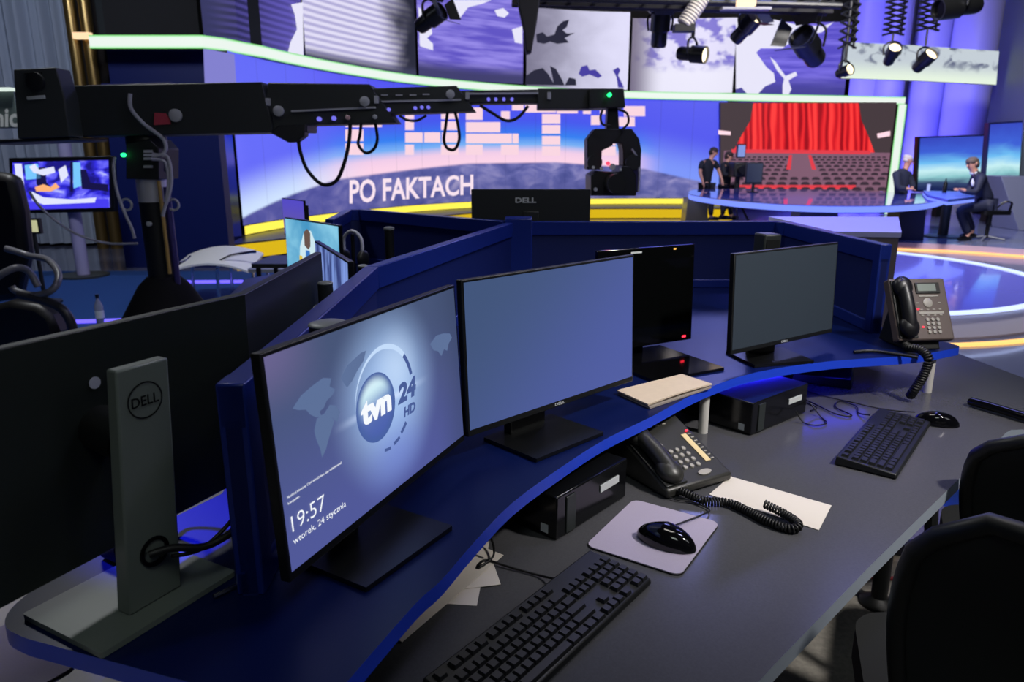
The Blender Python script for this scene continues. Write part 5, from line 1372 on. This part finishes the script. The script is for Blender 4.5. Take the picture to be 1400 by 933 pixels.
# robotic head at the end of the arm
hp = J_(838, 152); 
t2 = thing('robotic_camera', 'black robotic studio camera hanging in a yoke from the end of the crane', 'camera', hp)
def hslab(name, pts, th, m, dy=0.0, bevel=.006):
    T = Matrix.Translation(-hp); mb = MB().slab([J_(x, y, dy) for x, y in pts], th); mb.v = [T @ v for v in mb.v]
    return mb.build(name, m, t2, bevel=bevel)
hslab('hanger', [(829, 182), (847, 182), (845, 146), (831, 146)], .12, BLACK, .08)
hslab('yoke', [(803, 232), (822, 232), (823, 206), (838, 199), (838, 195), (850, 196), (852, 206), (852, 256), (875, 256), (877, 205), (874, 190), (864, 176), (814, 176), (803, 190)], .22, ARMD, .02)
hslab('camera_body', [(808, 268), (870, 268), (870, 240), (862, 228), (852, 226), (846, 236), (818, 234), (808, 240)], .38, BLACK, -.05)
def hcyl(name, px, py, r, l, m, dy):
    p = J_(px, py, dy) - hp; MB().lathe([(r, 0), (r, l), (r * .86, l)], 20, 0, Matrix.Translation(p) @ Matrix.Rotation(R(90), 4, 'X')).build(name, m, t2)
hcyl('lens', 838, 250, .062, .2, BLACK, -.04); hcyl('tilt_motor', 812, 222, .05, .06, ARMD, .02); hcyl('tilt_motor', 864, 222, .05, .06, ARMD, .02)
hslab('side_panel', [(862, 266), (874, 262), (874, 232), (862, 232)], .26, mat('panel_violet', (46, 42, 80), .3), -.03)
for x, y, m_, r in ((831, 223.5, LED_R, .013), (837, 228, LABELM, .02), (811, 229, LABELM, .01), (822, 231, LABELM, .011), (848, 232, LABELM, .009), (849, 258, LABELM, .009), (833, 257, PLATE, .011), (814, 259, PLATE, .012)): hcyl('lamp' if m_ is LED_R else 'screw', x, y, r, .02, m_, -.06)
T = Matrix.Translation(-hp)
for pts in ([(824, 150), (821, 160), (824, 170), (836, 172)], [(846, 150), (857, 155), (859, 168), (850, 178)], [(864, 204), (871, 216), (874, 236), (873, 262)]):
    MB().tube(smooth_path([J_(x, y, -.03) - hp for x, y in pts], 6), .008 if pts[0][0] != 864 else .007, 8).build('cable', RUBBER if pts[0][0] != 864 else GCABLE, t2, smooth=80)
# pale sign at the far left edge behind the counterweight
t = thing('lit_sign', 'pale grey sign with white letters at the left picture edge behind the crane box', 'sign', Yp(-20, 180, 6.2))
T = Matrix.Translation(-t.location)
mb = MB().slab([T @ Yp(x, y, 6.2) for x, y in ((-70, 176), (26, 175), (18, 122), (-70, 124))], .08); mb.build('panel', mat('sign_grey', (92, 106, 104), .5), t, bevel=.005)
MB().slab([T @ Yp(x, y, 6.15) for x, y in ((-70, 125), (14, 124), (13, 119.5), (-70, 120))], .1).build('lit_edge', emis('sign_edge', (220, 236, 226), 1.0), t)
MB().text('nic', (0, 0, 0), (1, 0, 0), (0, 0, 1), 1, 1, 0, None, .03, 0, lambda a, b: T @ Yp(-8 + a * 33, 174 - b * 25, 6.18)).build('lettering', mat('sign_white', (206, 210, 206), .5), t, smooth=0)
post = MB().box((-.25, .06, -t.location.z / 2 - .05), (.08, .06, t.location.z - .1)).build('post', BLACK, t)

# ================================================================== LEFT STUDIO CORNER
# monitor on a pale column
y0 = 9.0
q = [Yp(20, 287, y0), Yp(150, 284, y0), Yp(148, 219, y0), Yp(17, 222, y0)]
c = (q[0] + q[1]) / 2
t = thing('studio_monitor', 'wall sized monitor on a pale column showing the lit studio, at the left', 'monitor', (c.x, y0, .0))
T = Matrix.Translation((-c.x, -y0, 0))
MB().slab([T @ (p + Vector((dx, .012, dz))) for p, dx, dz in zip(q, (-.05, .05, .05, -.05), (-.05, -.05, .05, .05))], .09).build('frame', SATIN, t, bevel=.008)
g = NG('studio_feed'); nz = g.noise(1.0, 3, 5, 4, .6)
FEED = g.out(g.ramp(g.add(nz, g.mul(g.sub(g.v, .5), -.1)), [(.36, S(24, 20, 130)), (.46, S(50, 44, 226)), (.58, S(112, 110, 255)), (.7, S(206, 212, 255))]), 1.0)
mats = [FEED, emis('feed_white', (226, 230, 255)), emis('feed_dark', (18, 14, 70)), emis('feed_orange', (255, 180, 120)), emis('feed_cyan', (120, 200, 255)), emis('feed_violet', (70, 60, 240))]
mb = MB(); mb.poly([T @ p for p in q], 0, None, [(0, 0), (1, 0), (1, 1), (0, 1)])
def fp(pts, mi, e=.004): mb.poly([T @ Yp(x, y, y0) + Vector((0, -e, 0)) for x, y in pts], mi)
fp([(20, 224), (30, 224), (36, 276), (26, 280)], 1); fp([(34, 226), (52, 224), (56, 244), (36, 246)], 4)
fp([(28, 287), (150, 284), (148, 272), (60, 274), (28, 280)], 5, .003); fp([(44, 262), (60, 270), (100, 273), (132, 270), (130, 277), (60, 280), (44, 274)], 1, .005)
fp([(50, 230), (62, 228), (64, 250), (72, 258), (60, 262), (50, 252)], 2, .004); fp([(48, 256), (60, 252), (70, 256), (76, 250), (82, 256), (70, 262), (50, 262)], 3, .006)
fp([(96, 221), (100, 221), (100, 262), (96, 262)], 2); fp([(110, 232), (118, 232), (124, 250), (148, 252), (148, 262), (112, 258)], 2, .005); fp([(100, 222), (110, 222), (112, 254), (101, 258)], 4, .0045)
fp([(40, 228), (48, 224), (54, 232), (74, 228), (76, 236), (60, 240), (46, 236)], 1, .006); fp([(80, 232), (90, 226), (94, 240), (84, 250)], 1, .0055)
mb.build('screen', mats, t, smooth=0)
cl = Yp(111, 372, y0 + .15)
MB().lathe([(.075, .0), (.075, 2.0)], 20).build('column', mat('column_violet_white', (150, 148, 190), .45), t, loc=(cl.x - c.x + .02, .16, 0))
MB().lathe([(.3, 0), (.3, .025)], 24).build('foot', DGREY, t, loc=(cl.x - c.x + .02, .16, 0))
# glowing blue strip on the floor by the dark blue wall
a, b = Zp(232, 386, .02), Zp(332, 385, .02)
o = MB().tube([a - a, b - a], .02, 10).build('light_tube', emis('tube_blue', (110, 96, 255), 1.6), None, loc=a); tag(o, 'glowing blue light tube on the floor behind the white table', 'light')
o = MB().tube([(0, 0, 0), (1.0, .15, 0)], .018, 10).build('light_tube', emis('tube_blue', (110, 96, 255), 1.6), None, loc=Zp(104, 440, .02)); tag(o, 'short blue light tube on the floor by the bottle', 'light')
# white table with chrome legs
p = Yp(298, 362, 7.6); p.z = 0
t = thing('side_table', 'low table with a pale curved top and chrome loop legs at the left', 'table', p, R(8))
m = MB(); n = 12; vs = []
for k in range(n + 1):
    x = -.40 + .8 * k / n; z = .50 - .09 * ((x) / .4) ** 2
    vs += [(x, -.42, z - .05), (x, .40, z + .03), (x, .40, z + .01), (x, -.42, z - .07)]
fs = []
for k in range(n):
    for i in range(4): fs.append((4*k+i, 4*k+4+i, 4*k+4+(i+1) % 4, 4*k+(i+1) % 4))
fs += [(0, 1, 2, 3), (4*n+3, 4*n+2, 4*n+1, 4*n)]
m.add(vs, fs).build('tabletop', mat('top_white', (228, 230, 230), .35), t, smooth=50)
for sx in (-.36, .05):
    MB().tube(smooth_path([(sx, -.26, 0), (sx, -.26, .3), (sx + .02, -.25, .40), (sx + .06, .0, .43), (sx + .02, .26, .40), (sx, .28, .0)], 5), .018, 10).build('leg', CHROME, t)
MB().tube(smooth_path([(.05, -.27, .42), (.2, -.24, .50), (.42, -.1, .52)], 6), .015, 10).build('rail', CHROME, t)
p = Yp(378, 370, 6.9); p.z = 0
t = thing('side_table', 'second low pale table beside the turquoise monitor', 'table', p)
MB().prism(rrect(-.2, -.25, .25, .25, .05), .44, .47).build('tabletop', mat('top_grey', (120, 124, 128), .4), t, bevel=.005)
for sx in (-.16, .21):
    for sy in (-.2, .2): MB().tube([(sx, sy, 0), (sx, sy, .442)], .016, 8).build('leg', CHROME, t)
# bottle
p = Zp(138, 442, 0)
t = thing('water_bottle', 'clear bottle with a dark cap standing on the blue floor', 'bottle', p)
MB().lathe([(.036, .0), (.038, .02), (.038, .16), (.014, .22), (.014, .24)], 18).build('body', mat('bottle_clear', (120, 126, 150), .1), t); MB().lathe([(.0385, .05), (.0385, .12)], 18).build('label', LABELM, t); MB().lathe([(.016, .24), (.016, .27)], 14).build('cap', SATIN, t)
# black armchair with chrome loops
CH = Zp(48, 470, 0); CH = Vector((-3.05, 4.6, 0))
t = thing('studio_chair', 'black studio chair with grey loop armrests at the left edge', 'chair', CH)
def ct(px, py, dy=0): return Yp(px, py, 4.6 + dy) - CH
LOOP = mat('loop_grey', (112, 112, 118), .28)
MB().tube(smooth_path([ct(*q) for q in ((16, 392, -.1), (22, 398, -.1), (48, 404, -.1), (72, 396, -.1), (80, 376, 0), (66, 356, .1), (40, 350, .15), (28, 346, .15), (8, 340, .15))], 6), .022, 10).build('armrest', LOOP, t, smooth=80)
MB().tube(smooth_path([ct(*q) for q in ((-12, 386, -.2), (4, 374, -.2), (24, 366, -.15), (40, 372, -.1), (52, 392, -.1))], 6), .022, 10).build('armrest', LOOP, t, smooth=80)
MB().tube(smooth_path([ct(*q) for q in ((26, 402, -.1), (58, 410, -.1), (86, 424, -.1), (100, 452, -.1), (102, 500, -.1), (100, 545, -.1))], 6), .03, 12).build('leg', mat('leg_grey', (52, 52, 56), .35), t, smooth=80)
MB().tube(smooth_path([ct(*q) for q in ((10, 420, .1), (24, 450, .1), (40, 500, .1), (50, 545, .1))], 6), .035, 12).build('leg', BLACK, t, smooth=80)
m = MB().slab([ct(*q) for q in ((-30, 520, 0), (62, 520, 0), (78, 455, 0), (68, 432, 0), (48, 418, 0), (10, 412, 0), (-30, 424, 0))], .22); m.build('seat', mat('seat_leather', (18, 18, 20), .45), t, bevel=.04)
m = MB().slab([ct(*q) for q in ((-40, 420, .4), (22, 410, .4), (34, 350, .4), (28, 290, .4), (16, 240, .4), (-40, 230, .4))], .14); m.build('backrest', mat('seat_leather', (18, 18, 20), .45), t, bevel=.05)
p = Zp(6, 424, .20)
t = thing('round_table', 'low round white table half cut by the left picture edge', 'table', (p.x, p.y, 0))
MB().lathe([(.20, .17), (.21, .185), (.20, .20)], 32).build('tabletop', WHITEP, t); MB().lathe([(.12, 0), (.12, .02), (.03, .04), (.03, .17)], 20).build('leg', CHROME, t)
p = Yp(45, 309, 7.4)
t = thing('control_panel', 'small panel with a pale lit display below the big left monitor', 'panel', (p.x, 7.4, 0))
MB().box((0, 0, p.z), (.17, .05, .16)).build('housing', BLACK, t, bevel=.006)
MB().box((0, -.026, p.z), (.13, .004, .12)).build('display', emis('display_cream', (206, 206, 160), .8), t)
MB().lathe([(.16, 0), (.16, .02), (.02, .03), (.02, p.z - .08)], 16).build('stand', BLACK, t)

# ================================================================== LIGHTING GRID
def fixture(label, px, py, y, pan, tilt, L, r, lit=None, barn=False, col=None, hang=True, glow=(255, 236, 196)):
    p = Yp(px, py, y)
    t = thing('stage_light', label, 'stage light', p)
    M = Matrix.Rotation(R(pan), 4, 'Z') @ Matrix.Rotation(R(tilt), 4, 'X')
    MX = M @ Matrix.Rotation(R(90), 4, 'X')        # local +z -> -y (beam direction)
    MB().lathe([(r*.7, -L*.5), (r*.8, -L*.42), (r*.8, -L*.05), (r, 0), (r, L*.5), (r*.88, L*.5), (r*.88, L*.42)], 24, 0, MX).build('body', col or SATIN, t)
    MB().lathe([(r*.86, L*.40), (r*.86, L*.42)], 24, 0, MX).build('lens', emis('lens_glow_%d_%d_%d' % glow, glow, lit) if lit else GLOSS, t)
    if barn:
        for k in range(4):
            a = k*math.pi/2; u = Vector((math.cos(a), math.sin(a), 0)); w = Vector((-math.sin(a), math.cos(a), 0))
            b = [u*r - w*r*.8 + Vector((0, 0, L*.5)), u*r + w*r*.8 + Vector((0, 0, L*.5)), u*r*1.7 + w*r*1.2 + Vector((0, 0, L*.5 + r*.8)), u*r*1.7 - w*r*1.2 + Vector((0, 0, L*.5 + r*.8))]
            MB().hexa([MX @ q for q in b], [MX @ (q + u*.012) for q in b]).build('barn_door', BLACK, t)
    yk = [(-r*1.15, 0, 0), (-r*1.2, 0, r*1.3), (0, 0, r*1.9), (r*1.2, 0, r*1.3), (r*1.15, 0, 0)]
    MB().tube(smooth_path([Matrix.Rotation(R(pan), 4, 'Z') @ Vector(q) for q in yk], 4), .018, 8).build('yoke', BLACK, t)
    if hang: MB().tube([(0, 0, r*1.9), (0, 0, 7.5 - p.z)], .03, 8).build('hanger', BLACK, t)
    return t
fixture('small black stage light in front of the white pale-striped upper screens', 588, 26, 10.5, 60, -25, .42, .13, None, True)
fixture('black stage light pointing down left of the white tube', 902, 42, 12.5, 0, -75, .5, .16, None, True)
fixture('lit stage light below the white tube, its lens glowing', 946, 74, 12.0, 52, 8, .46, .13, 6)
fixture('lit black stage light over the dark screen joint', 1018, 40, 12.5, 40, -40, .46, .14, 5, True)
fixture('big black stage light with barn doors tilted towards the left', 1106, 66, 12.0, -50, -30, .62, .2, None, True)
fixture('small lit stage light at the left end of the ribbon screen', 1154, 98, 14.0, 20, -10, .3, .10, 6, False)
fixture('stage light with a lit lens under the first slim scissor hanger', 1219, 75, 14.0, -10, -35, .4, .12, 6, False, None, False)
fixture('stage light with a lit lens under the second scissor hanger', 1263, 84, 14.0, 15, -35, .4, .13, 6, False, None, False)
fixture('flat black stage light at the top right corner', 1310, 10, 12.0, -80, 8, .7, .16, None, False)
def scissor(label, px, y, ptop, pbot, wpx, n):
    a = Yp(px, pbot, y); b = Yp(px, ptop, y); w = wpx / FPX * y * .5; H = 7.5 - a.z; st_ = (b.z - a.z) / n; n2 = int(H / st_)
    t = thing('scissor_hanger', label, 'hanger', a)
    for k in range(n2):
        z = k * st_
        for s in (-1, 1):
            MB().tube([(-w*s, .02*s, z), (w*s, .02*s, z + st_)], .02, 6).build('arm', BLACK, t)
    MB().tube([(0, 0, -.25), (0, 0, .05)], .02, 8).build('rod', BLACK, t)
    MB().tube([(w*.9, .06, 0), (w*.9, .06, H)], .02, 6).build('cable', BLACK, t)
scissor('dark scissor hanger left of the two slim ones, above the ribbon screen end', 1158, 14.0, -5, 66, 22, 6)
scissor('slim scissor hanger in the middle before the bright blue column', 1221, 14.0, -5, 48, 26, 7)
scissor('slim scissor hanger nearest the grey side wall', 1268, 14.0, -5, 42, 28, 6)
# truss and tube
t = thing('lighting_truss', 'dark lighting truss across the top above the upper screens', 'truss', Yp(940, 6, 11.6))
T = Matrix.Translation(-t.location); A, B = Yp(700, -4, 11.9), Yp(1150, 8, 11.4)
for dy in (0, .5):
    for dz in (0, .38): MB().tube([T @ (A + Vector((0, dy, dz))), T @ (B + Vector((0, dy, dz)))], .05, 10).build('chord', BLACK, t)
MB().slab([T @ (A + Vector((0, .25, -.05))), T @ (B + Vector((0, .25, -.05))), T @ (B + Vector((0, .25, .45))), T @ (A + Vector((0, .25, .45)))], .05).build('backing_panel', mat('truss_backing', (14, 14, 22), .8), t)
for k in range(14):
    p0 = A.lerp(B, k/14); p1 = A.lerp(B, (k+1)/14)
    MB().tube([T @ p0, T @ (p1 + Vector((0, 0, .38)))], .022, 8).build('brace', BLACK, t)
for k in (.1, .5, .9): MB().tube([T @ A.lerp(B, k) + Vector((0, .25, .38)), T @ A.lerp(B, k) + Vector((0, .25, 7.5 - A.z))], .03, 8).build('hanger', BLACK, t)
t = thing('flex_tube', 'white ribbed tube hanging down at the top over the lit stage light', 'tube', Yp(935, 34, 11.6))
q0, q1 = Vector((0, 0, 0)), Yp(966, -12, 11.6) - t.location
M = Matrix.Translation(q0) @ (q1 - q0).to_track_quat('Z', 'Y').to_matrix().to_4x4()
L_ = (q1 - q0).length; MB().lathe([(.115 + (.012 if k % 2 else 0), L_ * k / 24) for k in range(25)], 20, 0, M).build('ribbed_tube', mat('tube_white', (196, 190, 180), .6), t)
MB().box((0, 0, -.05), (.3, .2, .1)).build('clamp', BLACK, t)
MB().tube([q1, (q1.x + .5, 0, 7.5 - t.location.z)], .05, 10).build('hanger', BLACK, t)
t = thing('hanging_equipment', 'dark hanging drape case between the violet and grey map screens', 'case', Yp(724, 40, 11.0)); T = Matrix.Translation(-t.location)
MB().slab([T @ Yp(x, y, 11.0) for x, y in ((719, 72), (727, 70), (734, 30), (738, 0), (738, -30), (706, -30), (709, 8), (716, 40))], .3).build('case', mat('case_black', (14, 14, 20), .8), t, bevel=.02)
MB().tube([T @ Yp(722, -20, 11.1), Vector((0, .1, 7.5 - t.location.z))], .03, 8).build('hanger', BLACK, t)
t = thing('work_light', 'glowing small lamp near the top edge right of the white tube', 'lamp', Yp(1020, 4, 11.2))
MB().box((0, 0, 0), (.26, .1, .09)).build('housing', emis('work_warm', (255, 220, 180), 1.6), t); MB().box((0, 0, -.08), (.7, .16, .03)).build('tray', mat('tray_grey', (150, 150, 160), .5), t); MB().tube([(0, 0, .04), (0, 0, 7.5 - t.location.z)], .025, 8).build('hanger', BLACK, t)

# ------------------------------------------------------------------ groups of repeats
GROUPS = {'stage_light': 'stage lights on the grid', 'scissor_hanger': 'scissor hangers', 'wall_screen': 'screens above the light band', 'office_chair': 'office chairs at the desk',
          'keyboard': 'keyboards on the grey desk', 'computer_mouse': 'mice on the grey desk', 'mouse_pad': 'mouse pads', 'paper_sheet': 'loose paper sheets', 'set_column': 'set columns', 'pole': 'gilded poles',
          'bar_stool': 'bar stools on the platform', 'desk_phone': 'desk phones', 'desktop_computer': 'small computers under the shelf', 'desk': 'desks of the island', 'desk_partition': 'blue desk partitions',
          'monitor': 'monitors on the island', 'person': 'people in the studio', 'side_table': 'low side tables', 'light_tube': 'blue light tubes on the floor', 'phone_cord': 'coiled phone cords', 'pen': 'pens on the shelf', 'cable': 'loose cables'}
for o in list(SC.objects):
    if o.parent is None and 'label' in o.keys():
        k = o.name.split('.')[0]
        if k in GROUPS and 'group' not in o.keys(): o['group'] = GROUPS[k]
